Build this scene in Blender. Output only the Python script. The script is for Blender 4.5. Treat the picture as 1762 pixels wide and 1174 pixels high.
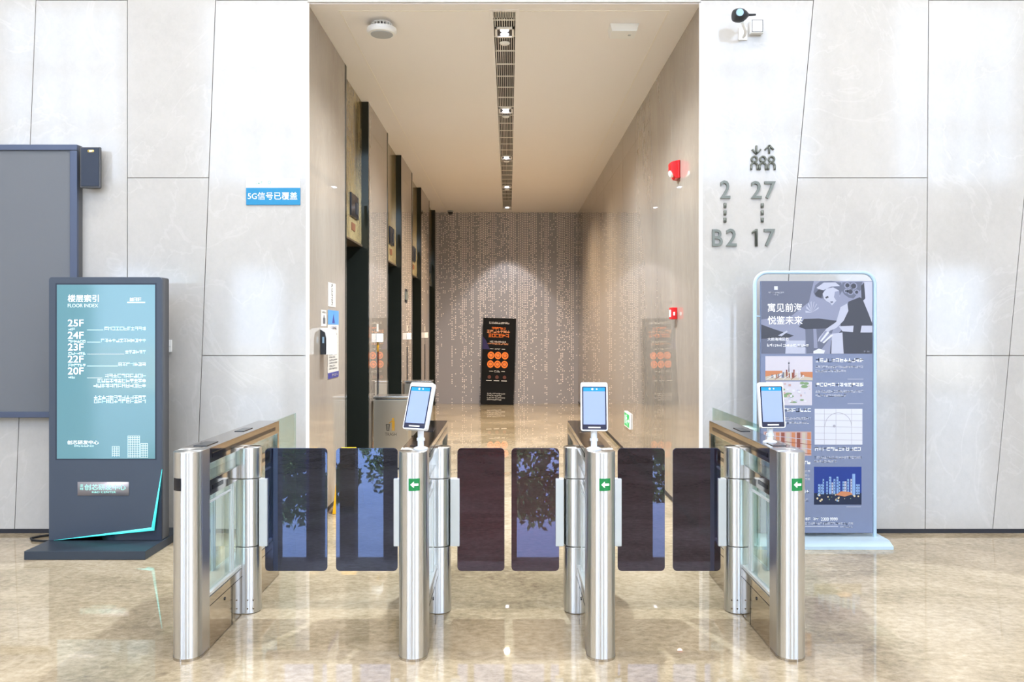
import bpy, bmesh, math, random
from mathutils import Vector, Matrix
random.seed(7)
for o in list(bpy.data.objects):
    bpy.data.objects.remove(o)
SC = bpy.context.scene
COL = SC.collection
PI = math.pi
R = math.radians

# ------------------------------------------------------------------ camera, sky, sun, big lights, exposure
F, VX, VY, EYE = 1370.0, 876.0, 569.0, 1.5          # focal length (px), vanishing point, eye height of the photograph
def PX(px, Y): return (px - VX) * Y / F
def PZ(py, Y): return EYE - (py - VY) * Y / F

cd = bpy.data.cameras.new('camera')
cam = bpy.data.objects.new('camera', cd); COL.objects.link(cam)
cam.location = (0, 0, EYE); cam.rotation_euler = (PI / 2, 0, 0)
cd.sensor_width = 36; cd.lens = F / 1762 * 36
cd.shift_x = (881 - VX) / 1762; cd.shift_y = -(587 - VY) / 1762
cd.clip_start = .05
SC.camera = cam
vs = SC.view_settings
vs.view_transform = 'Standard'; vs.look = 'None'; vs.gamma = 1; vs.use_curve_mapping = False
vs.exposure = 0.0
try:
    SC.cycles.use_denoising = True
    SC.cycles.caustics_reflective = False; SC.cycles.caustics_refractive = False
    SC.cycles.sample_clamp_indirect = 8
    SC.cycles.max_bounces = 10; SC.cycles.diffuse_bounces = 4; SC.cycles.glossy_bounces = 5
    SC.cycles.transparent_max_bounces = 16
except Exception:
    pass

w = bpy.data.worlds.new('sky'); SC.world = w; w.use_nodes = True
bg = w.node_tree.nodes['Background']
bg.inputs[0].default_value = (.58, .74, 1.0, 1); bg.inputs[1].default_value = 9

def light(name, kind, loc, rot, energy, color=(1, 1, 1), **kw):
    l = bpy.data.lights.new(name, kind); l.energy = energy; l.color = color
    for k, v in kw.items():
        setattr(l, k, v)
    o = bpy.data.objects.new(name, l); o.location = loc; o.rotation_euler = rot; COL.objects.link(o)
    return o
sun = light('sun', 'SUN', (0, -20, 30), (0, 0, 0), 34, (1, .96, .9), angle=R(.6))
sun.rotation_euler = Vector((.62, -.28, -.74)).to_track_quat('-Z', 'Y').to_euler()
# row of luminaires in the hall ceiling, above and in front of the gates
light('hall_ceiling_row', 'AREA', (0, 2.7, 9.7), (0, 0, 0), 640, (1, .97, .95), shape='RECTANGLE', size=9, size_y=.35)
light('hall_fill', 'AREA', (0, -2.2, 9.7), (0, 0, 0), 1150, (1, .97, .95), shape='RECTANGLE', size=18, size_y=5)  # broad unseen fill, added to brighten the hall and main wall

# ------------------------------------------------------------------ materials
def lin(c):
    return c / 12.92 if c <= .04045 else ((c + .055) / 1.055) ** 2.4
def hx(h):
    h = h.lstrip('#')
    return tuple(lin(int(h[i:i + 2], 16) / 255) for i in (0, 2, 4)) + (1,)
MATS = {}
def mat(name, col, rough=.5, metal=0., ior=1.45, emit=None, es=0., coat=0., bump=None):
    m = bpy.data.materials.new(name); m.use_nodes = True
    n = m.node_tree.nodes; b = n['Principled BSDF']
    b.inputs['Base Color'].default_value = hx(col); b.inputs['Roughness'].default_value = rough
    b.inputs['Metallic'].default_value = metal; b.inputs['IOR'].default_value = ior
    if emit:
        b.inputs['Emission Color'].default_value = hx(emit); b.inputs['Emission Strength'].default_value = es
    b.inputs['Coat Weight'].default_value = coat
    if bump:                                          # fine procedural grain
        t = n.new('ShaderNodeTexCoord'); no = n.new('ShaderNodeTexNoise'); bp = n.new('ShaderNodeBump')
        mp = n.new('ShaderNodeMapping'); mp.inputs['Scale'].default_value = bump[1]
        no.inputs['Scale'].default_value = 1; no.inputs['Detail'].default_value = 3
        bp.inputs['Strength'].default_value = bump[0]; bp.inputs['Distance'].default_value = .001
        L = m.node_tree.links
        L.new(t.outputs['Object'], mp.inputs['Vector']); L.new(mp.outputs['Vector'], no.inputs['Vector'])
        L.new(no.outputs['Fac'], bp.inputs['Height']); L.new(bp.outputs['Normal'], b.inputs['Normal'])
    MATS[name] = m
    return m

def stone(name, ramp, scale, rough, ior, vein, vein_amt, stretch=(1, 1, 1), island=0., fine=.25):
    m = bpy.data.materials.new(name); m.use_nodes = True
    N = m.node_tree.nodes; L = m.node_tree.links; b = N['Principled BSDF']
    b.inputs['Roughness'].default_value = rough; b.inputs['IOR'].default_value = ior
    tc = N.new('ShaderNodeTexCoord'); mp = N.new('ShaderNodeMapping'); mp.inputs['Scale'].default_value = stretch
    L.new(tc.outputs['Object'], mp.inputs['Vector'])
    a = N.new('ShaderNodeTexNoise'); a.inputs['Scale'].default_value = scale; a.inputs['Detail'].default_value = 9
    a.inputs['Roughness'].default_value = .62; a.inputs['Distortion'].default_value = .9
    f = N.new('ShaderNodeTexNoise'); f.inputs['Scale'].default_value = scale * 26; f.inputs['Detail'].default_value = 8; f.inputs['Roughness'].default_value = .7
    for x in (a, f): L.new(mp.outputs['Vector'], x.inputs['Vector'])
    mx = N.new('ShaderNodeMix'); mx.inputs['Factor'].default_value = fine
    L.new(a.outputs['Fac'], mx.inputs[2]); L.new(f.outputs['Fac'], mx.inputs[3])
    cr = N.new('ShaderNodeValToRGB'); e = cr.color_ramp.elements
    e[0].position, e[0].color = ramp[0][0], hx(ramp[0][1]); e[1].position, e[1].color = ramp[-1][0], hx(ramp[-1][1])
    for p, c in ramp[1:-1]:
        k = e.new(p); k.color = hx(c)
    L.new(mx.outputs[0], cr.inputs['Fac'])
    v = N.new('ShaderNodeTexNoise'); v.inputs['Scale'].default_value = scale * 1.3; v.inputs['Detail'].default_value = 6
    v.inputs['Distortion'].default_value = 1.8; L.new(mp.outputs['Vector'], v.inputs['Vector'])
    s = N.new('ShaderNodeMath'); s.operation = 'SUBTRACT'; s.inputs[1].default_value = .5; L.new(v.outputs['Fac'], s.inputs[0])
    ab = N.new('ShaderNodeMath'); ab.operation = 'ABSOLUTE'; L.new(s.outputs[0], ab.inputs[0])
    vr = N.new('ShaderNodeMapRange'); vr.inputs[1].default_value = 0; vr.inputs[2].default_value = .014
    vr.inputs[3].default_value = vein_amt; vr.inputs[4].default_value = 0; L.new(ab.outputs[0], vr.inputs[0])
    vm = N.new('ShaderNodeMix'); vm.data_type = 'RGBA'; L.new(vr.outputs[0], vm.inputs['Factor'])
    L.new(cr.outputs['Color'], vm.inputs[6]); vm.inputs[7].default_value = hx(vein)
    out = vm.outputs[2]
    if island:
        g = N.new('ShaderNodeNewGeometry'); ir = N.new('ShaderNodeMapRange')
        ir.inputs[3].default_value = 1 - island; ir.inputs[4].default_value = 1
        L.new(g.outputs['Random Per Island'], ir.inputs[0])
        hs = N.new('ShaderNodeHueSaturation'); L.new(ir.outputs[0], hs.inputs['Value']); L.new(out, hs.inputs['Color'])
        out = hs.outputs[0]
    L.new(out, b.inputs['Base Color'])
    MATS[name] = m
    return m

def glass(name, tint, f0, rough=0., gloss='#ffffff'):   # thin pane: tinted pass-through plus Schlick mirror
    m = bpy.data.materials.new(name); m.use_nodes = True
    N = m.node_tree.nodes; L = m.node_tree.links
    for x in list(N): N.remove(x)
    o = N.new('ShaderNodeOutputMaterial'); t = N.new('ShaderNodeBsdfTransparent'); g = N.new('ShaderNodeBsdfGlossy')
    t.inputs['Color'].default_value = hx(tint); g.inputs['Roughness'].default_value = rough; g.inputs['Color'].default_value = hx(gloss)
    ge = N.new('ShaderNodeNewGeometry'); d = N.new('ShaderNodeVectorMath'); d.operation = 'DOT_PRODUCT'
    L.new(ge.outputs['Normal'], d.inputs[0]); L.new(ge.outputs['Incoming'], d.inputs[1])
    def mth(op, a, b=None):
        k = N.new('ShaderNodeMath'); k.operation = op
        for i, q in enumerate((a, b)):
            if q is None: continue
            if isinstance(q, (int, float)): k.inputs[i].default_value = q
            else: L.new(q, k.inputs[i])
        return k.outputs[0]
    c = mth('SUBTRACT', 1.0, mth('ABSOLUTE', d.outputs['Value']))
    fr = mth('ADD', mth('MULTIPLY', mth('POWER', c, 5.0), 1 - f0), f0)
    mx = N.new('ShaderNodeMixShader'); L.new(fr, mx.inputs[0]); L.new(t.outputs[0], mx.inputs[1]); L.new(g.outputs[0], mx.inputs[2])
    L.new(mx.outputs[0], o.inputs['Surface'])
    MATS[name] = m
    return m

stone('wall_stone', [(.3, '#aeaca9'), (.5, '#b6b4b1'), (.7, '#bdbbb8')], 1.1, .09, 1.5, '#cbcac8', .25, (1, 1, .8), island=.05, fine=.4)
stone('lobby_stone', [(.3, '#8b8074'), (.5, '#988d81'), (.7, '#a2988c')], 1.0, .006, 2.3, '#aca294', .2, (1, 1, .35), island=.04)  # main wall stone made browner: warm lobby light put into the colour
stone('floor_stone', [(.34, '#756755'), (.44, '#94866d'), (.53, '#a99a81'), (.66, '#c3b59e')], .85, .015, 1.6, '#cdbfa6', .2, (1, 1.4, 1), fine=.46)
stone('onyx', [(.3, '#62563e'), (.5, '#8c7d5a'), (.62, '#9f9069'), (.75, '#75684b')], 4.5, .15, 1.5, '#52472f', .5, (1, 1, .5), fine=.3)
mat('wall_gap', '#a09a92', .8)
mat('joint_light', '#d8cdbf', .6)
mat('ceiling_white', '#efecec', .75)
mat('trim_white', '#efebe6', .5)
mat('plaster', '#e6e3de', .8)
mat('dark_gap', '#23242b', .5)
mat('facade_dark', '#2c2722', .6)
mat('pavement', '#b9b5ac', .8)
mat('brushed_steel', '#d2d2d1', .3, 1.0)
bs = MATS['brushed_steel'].node_tree; bb = bs.nodes['Principled BSDF']
tg = bs.nodes.new('ShaderNodeTangent'); tg.direction_type = 'RADIAL'; tg.axis = 'Z'
bs.links.new(tg.outputs[0], bb.inputs['Tangent']); bb.inputs['Anisotropic'].default_value = .95; bb.inputs['Anisotropic Rotation'].default_value = .25
mat('polished_steel', '#bdb8b2', .09, 1.0)
mat('satin_plate', '#dfe3e4', .35, .4)
mat('black_rubber', '#15161a', .5)
mat('sensor_black', '#1b1c22', .12)
mat('kiosk_grey', '#3d4654', .38)
mat('kiosk_side', '#4b4c50', .42)
mat('kiosk_dark', '#20293a', .35)
mat('kiosk_base', '#2c3540', .38)
mat('bezel_blue', '#4d566b', .32, .3)
mat('bezel_side', '#56575a', .45)
mat('led_panel', '#64686e', .5, bump=(.3, (300, 300, 300)))
mat('screen_cyan', '#4f7680', .08, emit='#9fd2de', es=.24)
mat('print_white', '#f6f8fa', .5)
mat('lit_white', '#ffffff', .4, emit='#f4fbff', es=.9)
mat('lit_soft', '#d6eef4', .4, emit='#d2eef6', es=.45)
mat('lit_cyan', '#47d6d6', .3, emit='#4fe3e0', es=.85)
mat('plate_silver', '#aaa7b0', .35, .5)
mat('letter_cyan', '#a4efe2', .4, emit='#9cf5e6', es=.5)
mat('sign_blue', '#167fae', .45)
mat('sign_white', '#f4f6f6', .45)
mat('logo_green', '#8fd3b4', .5)
mat('logo_blue', '#8cc7e6', .5)
mat('letter_metal', '#6d726c', .42, .35)
mat('white_plastic', '#eceeef', .35)
mat('grey_plastic', '#a9adb2', .45)
mat('vent_slot', '#5a5c62', .7)
mat('dark_plastic', '#2a2d33', .35)
mat('black_plastic', '#101114', .35)
mat('gold_badge', '#d8c37a', .35, .6)
mat('lens_glass', '#8fb0c8', .05)
mat('red_plastic', '#d4161b', .3)
mat('lens_white', '#f2efe9', .15)
mat('exit_green', '#1aa158', .4, emit='#18b45f', es=.5)
mat('arrow_green', '#0b6e38', .35, emit='#0f8a45', es=.3)
mat('portal_black', '#343833', .1, .55, 1.5)
mat('door_bronze', '#1d1f1e', .22, .7)
mat('soffit_trim', '#7a6a55', .3, .7)
mat('indicator_red', '#6e4630', .4)
mat('bin_steel', '#b3b0a6', .3, .85)
mat('bin_lid', '#bdbdbb', .22, .9)
mat('bin_black', '#26241f', .5)
mat('bin_gold', '#b98b2c', .4, .4)
mat('paper', '#b8b2aa', .6)
mat('paper_ink', '#4b4a50', .7)
mat('poster_sky', '#4a7fae', .55)
mat('poster_navy', '#2c2f78', .55)
mat('yellow_plastic', '#f0b412', .4)
mat('banner_black', '#050507', .65, ior=1.3)
mat('banner_purple', '#241a52', .5)
mat('banner_orange', '#f07a28', .5, emit='#f07a28', es=.1)
mat('banner_peach', '#e8a070', .5)
mat('banner_rust', '#5a2c1c', .5)
mat('banner_white', '#d8d6d2', .5)
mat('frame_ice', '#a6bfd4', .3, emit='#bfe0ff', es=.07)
mat('base_ice', '#b4cad8', .28)
mat('board_blue', '#707b97', .5)
mat('bw_dark', '#3b3e49', .5); mat('bw_mid', '#5d6275', .5); mat('bw_grey', '#7f849b', .5); mat('bw_light', '#a8acbe', .5); mat('bw_white', '#c4c7d2', .5)
mat('pic_orange', '#b57754', .5); mat('pic_sand', '#b3aa9c', .5); mat('pic_green', '#74906a', .5); mat('pic_pale', '#bcb9c4', .5)
mat('pic_pink', '#b29694', .5); mat('pic_rust', '#80473a', .5); mat('pic_night', '#12307e', .5); mat('pic_deep', '#0c1b39', .5)
mat('pic_tower', '#7899c6', .5); mat('pic_glow', '#c6b897', .5); mat('pic_line', '#9a9aa6', .5)
mat('device_white', '#e9eef5', .3)
mat('device_glass', '#1c2340', .04, ior=1.6)
mat('device_sky_glow', '#6a7cae', .04, ior=1.6, emit='#b4c8ea', es=.5)  # pale glow stands in for sky mirrored on the scanner glass
mat('device_bar', '#1e7fb5', .1, emit='#2b9ad6', es=.35)
mat('cable_black', '#141518', .5)
mat('lamp_emit', '#ffffff', .5, emit='#f4f3ff', es=9)
mat('foliage', '#4f6b2c', .6); mat('bark', '#4a3a2a', .8)
glass('clear_glass', '#f5fbf9', .05)
glass('fence_glass', '#e2f2ed', .05)
glass('flap_navy', '#57547c', .15, 0, '#b9cfff')
glass('flap_maroon', '#763639', .14, 0, '#c9cfff')  # same glass as the other flaps; a red reflection put into the tint
glass('flap_plum', '#684054', .14, 0, '#c6d2ff')

def dots_material():                                   # grey stone inlaid with vertical strings of bright beads
    m = bpy.data.materials.new('beaded_stone'); m.use_nodes = True
    N = m.node_tree.nodes; L = m.node_tree.links; b = N['Principled BSDF']
    def mth(op, a, c=None, d=None):
        k = N.new('ShaderNodeMath'); k.operation = op
        for i, q in enumerate((a, c, d)):
            if q is None: continue
            if isinstance(q, (int, float)): k.inputs[i].default_value = q
            else: L.new(q, k.inputs[i])
        return k.outputs[0]
    def rnd(x, y, s):
        c = N.new('ShaderNodeCombineXYZ'); L.new(x, c.inputs[0]); c.inputs[2].default_value = s
        if y is not None: L.new(y, c.inputs[1])
        wn = N.new('ShaderNodeTexWhiteNoise'); wn.noise_dimensions = '3D'; L.new(c.outputs[0], wn.inputs['Vector'])
        return wn.outputs['Value']
    tc = N.new('ShaderNodeTexCoord'); sp = N.new('ShaderNodeSeparateXYZ'); L.new(tc.outputs['Object'], sp.inputs[0])
    x, z = sp.outputs[0], sp.outputs[2]
    CX, CZ = .036, .036
    u = mth('DIVIDE', x, CX); i = mth('FLOOR', u); fu = mth('MULTIPLY', mth('SUBTRACT', mth('FRACT', u), .5), CX)
    v = mth('ADD', mth('DIVIDE', z, CZ), rnd(i, None, 1.5)); j = mth('FLOOR', v); fv = mth('MULTIPLY', mth('SUBTRACT', mth('FRACT', v), .5), CZ)
    dist = mth('SQRT', mth('ADD', mth('MULTIPLY', fu, fu), mth('MULTIPLY', fv, fv)))
    no = N.new('ShaderNodeTexNoise'); no.noise_dimensions = '1D'; no.inputs['Scale'].default_value = 1; no.inputs['Detail'].default_value = 2
    L.new(mth('MULTIPLY', i, .22), no.inputs['W'])
    band = mth('MULTIPLY', mth('SUBTRACT', no.outputs['Fac'], .5), 2.6)
    col = mth('MULTIPLY', mth('SUBTRACT', rnd(i, None, 7.5), .5), 1.0)
    dens = mth('ADD', mth('ADD', mth('MULTIPLY', mth('SUBTRACT', z, 1.0), .25), .2), mth('ADD', band, col))
    on = mth('LESS_THAN', rnd(i, j, 3.5), dens)
    k = mth('MULTIPLY', mth('LESS_THAN', dist, .0098), on)
    mx = N.new('ShaderNodeMix'); mx.data_type = 'RGBA'; L.new(k, mx.inputs['Factor'])
    mx.inputs[6].default_value = hx('#97959a'); mx.inputs[7].default_value = hx('#fbf3ee')
    L.new(mx.outputs[2], b.inputs['Base Color']); b.inputs['Roughness'].default_value = .35
    MATS['beaded_stone'] = m
dots_material()

# ------------------------------------------------------------------ mesh helpers
def merge(src, dst, mi=0, M=None):
    if M is not None: bmesh.ops.transform(src, matrix=M, verts=src.verts)
    for f in src.faces: f.material_index = mi
    me = bpy.data.meshes.new('tmp'); src.to_mesh(me); src.free()
    dst.from_mesh(me); bpy.data.meshes.remove(me)
def box(bm, x0, x1, y0, y1, z0, z1, bev=0, mi=0, seg=2, M=None):
    t = bmesh.new(); bmesh.ops.create_cube(t, size=1)
    for v in t.verts:
        v.co = Vector(((x0 + x1) / 2 + v.co.x * (x1 - x0), (y0 + y1) / 2 + v.co.y * (y1 - y0), (z0 + z1) / 2 + v.co.z * (z1 - z0)))
    if bev: bmesh.ops.bevel(t, geom=list(t.edges), offset=bev, segments=seg, affect='EDGES', profile=.5)
    merge(t, bm, mi, M)
def prism(bm, pts, axis, a0, a1, mi=0, bev=0, M=None):
    t = bmesh.new()
    def P(p, a):
        return {'z': (p[0], p[1], a), 'y': (p[0], a, p[1]), 'x': (a, p[0], p[1])}[axis]
    A = [t.verts.new(P(p, a0)) for p in pts]; B = [t.verts.new(P(p, a1)) for p in pts]
    t.faces.new(A); t.faces.new(B[::-1])
    n = len(pts)
    for i in range(n): t.faces.new((A[i], B[i], B[(i + 1) % n], A[(i + 1) % n]))
    bmesh.ops.recalc_face_normals(t, faces=t.faces)
    if bev:
        es = [e for e in t.edges if len({v.co[{'z': 2, 'y': 1, 'x': 0}[axis]] for v in e.verts}) == 1]
        bmesh.ops.bevel(t, geom=es, offset=bev, segments=2, affect='EDGES', profile=.5)
    merge(t, bm, mi, M)
def cyl(bm, p0, p1, r0, r1=None, seg=24, mi=0, caps=True):
    p0, p1 = Vector(p0), Vector(p1); d = p1 - p0
    t = bmesh.new(); bmesh.ops.create_cone(t, segments=seg, radius1=r0, radius2=r0 if r1 is None else r1, depth=d.length, cap_ends=caps)
    M = Matrix.Translation((p0 + p1) / 2) @ d.to_track_quat('Z', 'Y').to_matrix().to_4x4()
    merge(t, bm, mi, M)
def lathe(bm, prof, c, seg=40, mi=0, axis='z'):
    t = bmesh.new(); rings = []
    for r, h in prof:
        rings.append([t.verts.new((r * math.cos(2 * PI * k / seg), r * math.sin(2 * PI * k / seg), h)) for k in range(seg)])
    for a, b in zip(rings, rings[1:]):
        for k in range(seg): t.faces.new((a[k], a[(k + 1) % seg], b[(k + 1) % seg], b[k]))
    t.faces.new(rings[0][::-1]); t.faces.new(rings[-1])
    M = Matrix.Translation(c)
    if axis == 'y': M = M @ Matrix.Rotation(PI / 2, 4, 'X')
    if axis == 'x': M = M @ Matrix.Rotation(PI / 2, 4, 'Y')
    merge(t, bm, mi, M)
def tube(bm, pts, r, seg=10, mi=0):
    t = bmesh.new(); P = [Vector(p) for p in pts]; rings = []; up = None
    for i, p in enumerate(P):
        d = (P[min(i + 1, len(P) - 1)] - P[max(i - 1, 0)]).normalized()
        if up is None: up = d.orthogonal().normalized()
        s = d.cross(up).normalized(); up = s.cross(d).normalized()
        rings.append([t.verts.new(p + r * (math.cos(2 * PI * k / seg) * s + math.sin(2 * PI * k / seg) * up)) for k in range(seg)])
    for a, b in zip(rings, rings[1:]):
        for k in range(seg): t.faces.new((a[k], a[(k + 1) % seg], b[(k + 1) % seg], b[k]))
    t.faces.new(rings[0][::-1]); t.faces.new(rings[-1])
    merge(t, bm, mi)
def rrect(x0, z0, x1, z1, r, n=6):
    out = []
    for cx, cz, a in ((x1 - r, z1 - r, 0), (x0 + r, z1 - r, 90), (x0 + r, z0 + r, 180), (x1 - r, z0 + r, 270)):
        for k in range(n + 1):
            t = R(a + 90 * k / n); out.append((cx + r * math.cos(t), cz + r * math.sin(t)))
    return out
def stadium(x0, x1, yc, r, n=12):                       # long in x, round ends
    out = []
    for k in range(n + 1):
        t = R(-90 + 180 * k / n); out.append((x1 - r + r * math.cos(t), yc + r * math.sin(t)))
    for k in range(n + 1):
        t = R(90 + 180 * k / n); out.append((x0 + r + r * math.cos(t), yc + r * math.sin(t)))
    return out
def obj(name, bm, mats, parent=None, ang=35, recalc=True):
    if recalc: bmesh.ops.recalc_face_normals(bm, faces=bm.faces)
    for f in bm.faces: f.smooth = True
    for e in bm.edges:
        e.smooth = len(e.link_faces) == 2 and e.calc_face_angle(0) < R(ang)
    me = bpy.data.meshes.new(name); bm.to_mesh(me); bm.free()
    for m in ([mats] if isinstance(mats, str) else mats): me.materials.append(MATS[m])
    o = bpy.data.objects.new(name, me); COL.objects.link(o)
    if recalc:
        wn = o.modifiers.new('weighted', 'WEIGHTED_NORMAL'); wn.keep_sharp = True; wn.weight = 100
    if parent is not None: o.parent = parent
    return o
def thing(name, label, cat, loc=(0, 0, 0), rot=(0, 0, 0), group=None):
    o = bpy.data.objects.new(name, None); o.empty_display_size = .1; COL.objects.link(o)
    o.location = loc; o.rotation_euler = rot; o['label'] = label; o['category'] = cat
    if group: o['group'] = group
    return o
def tag(o, label, cat, group=None, loc=None):
    o['label'] = label; o['category'] = cat
    if group: o['group'] = group
    if loc is not None: o.location = loc
    return o
def struct(name, bm, mats, ang=35):
    o = obj(name, bm, mats, None, ang); o['kind'] = 'structure'
    return o
def dup(root, loc, label, rot=None):                    # a copy of a thing with its parts and sub-parts
    r = root.copy(); COL.objects.link(r); r.location = loc; r['label'] = label
    if rot is not None: r.rotation_euler = rot
    for ch in list(root.children):
        c = ch.copy(); COL.objects.link(c); c.parent = r
        for g in ch.children:
            d = g.copy(); COL.objects.link(d); d.parent = c
    return r

class Art:
    """printed or raised marks on one face; frame(u, v, n) gives the 3D point, n outward"""
    def __init__(s, frame): s.fr = frame; s.bm = bmesh.new(); s.mats = []
    def mi(s, m):
        if m not in s.mats: s.mats.append(m)
        return s.mats.index(m)
    def poly(s, pts, m, n=.001, t=0):
        k = s.mi(m)
        A = [s.bm.verts.new(s.fr(u, v, n)) for u, v in pts]; fs = [s.bm.faces.new(A)]
        if t:
            B = [s.bm.verts.new(s.fr(u, v, n - t)) for u, v in pts]; q = len(A)
            fs.append(s.bm.faces.new(B[::-1]))
            for i in range(q): fs.append(s.bm.faces.new((A[i], B[i], B[(i + 1) % q], A[(i + 1) % q])))
        for f in fs: f.material_index = k
    def rect(s, u0, v0, u1, v1, m, n=.001, t=0): s.poly([(u0, v0), (u1, v0), (u1, v1), (u0, v1)], m, n, t)
    def disc(s, u, v, r, m, n=.001, seg=24, rv=None, t=0):
        s.poly([(u + r * math.cos(2 * PI * k / seg), v + (rv or r) * math.sin(2 * PI * k / seg)) for k in range(seg)], m, n, t)
    def ring(s, u, v, r, wd, m, n=.001, seg=24, a0=0, a1=360, t=0):
        st = int(seg * (a1 - a0) / 360)
        for k in range(st):
            a, b = R(a0 + (a1 - a0) * k / st), R(a0 + (a1 - a0) * (k + 1) / st)
            s.poly([(u + q * math.cos(c), v + q * math.sin(c)) for q, c in ((r - wd, a), (r, a), (r, b), (r - wd, b))], m, n, t)
    def line(s, p, q, wd, m, n=.001, t=0):
        d = Vector((q[0] - p[0], q[1] - p[1])); l = d.length; d /= l; o = Vector((-d.y, d.x)) * wd / 2
        s.poly([(p[0] - o.x, p[1] - o.y), (q[0] - o.x, q[1] - o.y), (q[0] + o.x, q[1] + o.y), (p[0] + o.x, p[1] + o.y)], m, n, t)
    def text(s, body, u0, v0, u1, v1, m, n=.001, t=0, fat=0):
        cu = bpy.data.curves.new('t', 'FONT'); cu.body = body; cu.resolution_u = 3; cu.offset = fat
        o = bpy.data.objects.new('t', cu); me = bpy.data.meshes.new_from_object(o)
        xs = [v.co.x for v in me.vertices]; ys = [v.co.y for v in me.vertices]
        if xs:
            ax, bx, ay, by = min(xs), max(xs), min(ys), max(ys); k = s.mi(m)
            tb = bmesh.new(); tb.from_mesh(me)
            bmesh.ops.remove_doubles(tb, verts=tb.verts, dist=1e-5)
            bmesh.ops.dissolve_limit(tb, angle_limit=.02, verts=tb.verts, edges=tb.edges)
            if t: 
                e = bmesh.ops.extrude_face_region(tb, geom=list(tb.faces))
                for v in e['geom']:
                    if isinstance(v, bmesh.types.BMVert): v.co.z -= 1
            for v in tb.verts:
                v.co = s.fr(u0 + (v.co.x - ax) / (bx - ax) * (u1 - u0), v0 + (v.co.y - ay) / (by - ay) * (v1 - v0), n + v.co.z * t)
            merge(tb, s.bm, k)
        bpy.data.objects.remove(o); bpy.data.curves.remove(cu); bpy.data.meshes.remove(me)
    def greek(s, u0, v0, u1, v1, m, n=.001):            # small print, too fine in the photo to be read: rows of stroke clusters
        h = v1 - v0; q = max(1, round((u1 - u0) / (h * 1.08))); st = (u1 - u0) / q; wd = h * .15
        for i in range(q):
            a = u0 + i * st; b = a + st * .86
            for k in range(random.choice((2, 3))):
                y = v0 + h * random.choice((.08, .3, .5, .72, .92)); s.rect(a, y - wd / 2, b, y + wd / 2, m, n)
            for k in range(random.choice((1, 2))):
                x = a + (b - a) * random.choice((.12, .5, .85)); s.rect(x - wd / 2, v0, x + wd / 2, v1, m, n)
    def done(s, name, parent=None): return obj(name, s.bm, s.mats, parent, 20, recalc=False)
def front(Y): return lambda u, v, n: Vector((u, Y - n, v))
def leftwall(X): return lambda u, v, n: Vector((X + n, u, v))          # u runs along +y
def rightwall(X): return lambda u, v, n: Vector((X - n, -u, v))        # u = -y

# ------------------------------------------------------------------ the setting
YW, YB = 5.888, 16.33                                   # main wall, far wall of the lift lobby
XL, XR = PX(529, YW), PX(1206, YW)                      # lobby side walls
XC = (XL + XR) / 2
ZC = 3.924                                              # lobby ceiling
HX, HZ, YF = 12.0, 9.8, -7.0                            # hall half width, height, glass front behind the camera

bm = bmesh.new(); box(bm, -HX, HX, YF, YB + .3, -.2, 0); struct('floor', bm, 'floor_stone')
bm = bmesh.new(); box(bm, -60, 60, -70, YF - .02, -.3, -.03); struct('ground', bm, 'pavement')
bm = bmesh.new(); box(bm, -HX - .3, HX + .3, YF - .3, YW + .35, HZ, HZ + .3); struct('ceiling_hall', bm, 'plaster')
for nm, sx in (('wall_hall_left', -1), ('wall_hall_right', 1)):
    bm = bmesh.new(); box(bm, sx * HX, sx * (HX + .3), YF - .3, YW + .3, 0, HZ); struct(nm, bm, 'plaster')

# glass front behind the camera: dark piers, door-high openings, a tall clerestory with fine mullions
bm = bmesh.new()
op = [(-9.5, -7.2), (-6.6, -5.35), (-5.05, -4.75), (-4.5, -3.95), (-3.65, -3.3), (-3.0, -2.45), (.15, 1.9), (2.8, 3.1), (4.6, 7.0), (7.5, 9.2), (9.8, 11.4)]
x = -HX
for a, b in op:
    box(bm, x, a, YF - .3, YF, 0, 3.0); x = b
box(bm, x, HX, YF - .3, YF, 0, 3.0)
box(bm, -HX, HX, YF - .3, YF, 3.0, 5.0, mi=1)
box(bm, -HX, HX, YF - .3, YF, 9.2, HZ, mi=1)
x = -HX
while x < HX:
    box(bm, x - .06, x + .06, YF - .25, YF, 5.0, 9.2, mi=1); x += .75
for z in (6.3, 7.7): box(bm, -HX, HX, YF - .22, YF - .03, z - .05, z + .05, mi=1)
for sx in (-8.2, 8.2): box(bm, sx - 1.0, sx + 1.0, YF - .3, YF + .01, 5.0, 9.2, mi=1)
struct('wall_front', bm, ['facade_dark', 'plaster'])
for k, (x0, x1, z0, z1) in enumerate([(a, b, 0, 3.0) for a, b in op] + [(-HX, HX, 5.0, 9.2)]):   # daylight portals in the openings
    p = light('daylight_portal', 'AREA', ((x0 + x1) / 2, YF - .35, (z0 + z1) / 2), (R(90), 0, 0), 1, shape='RECTANGLE', size=x1 - x0, size_y=z1 - z0)
    p.data.cycles.is_portal = True

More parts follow.
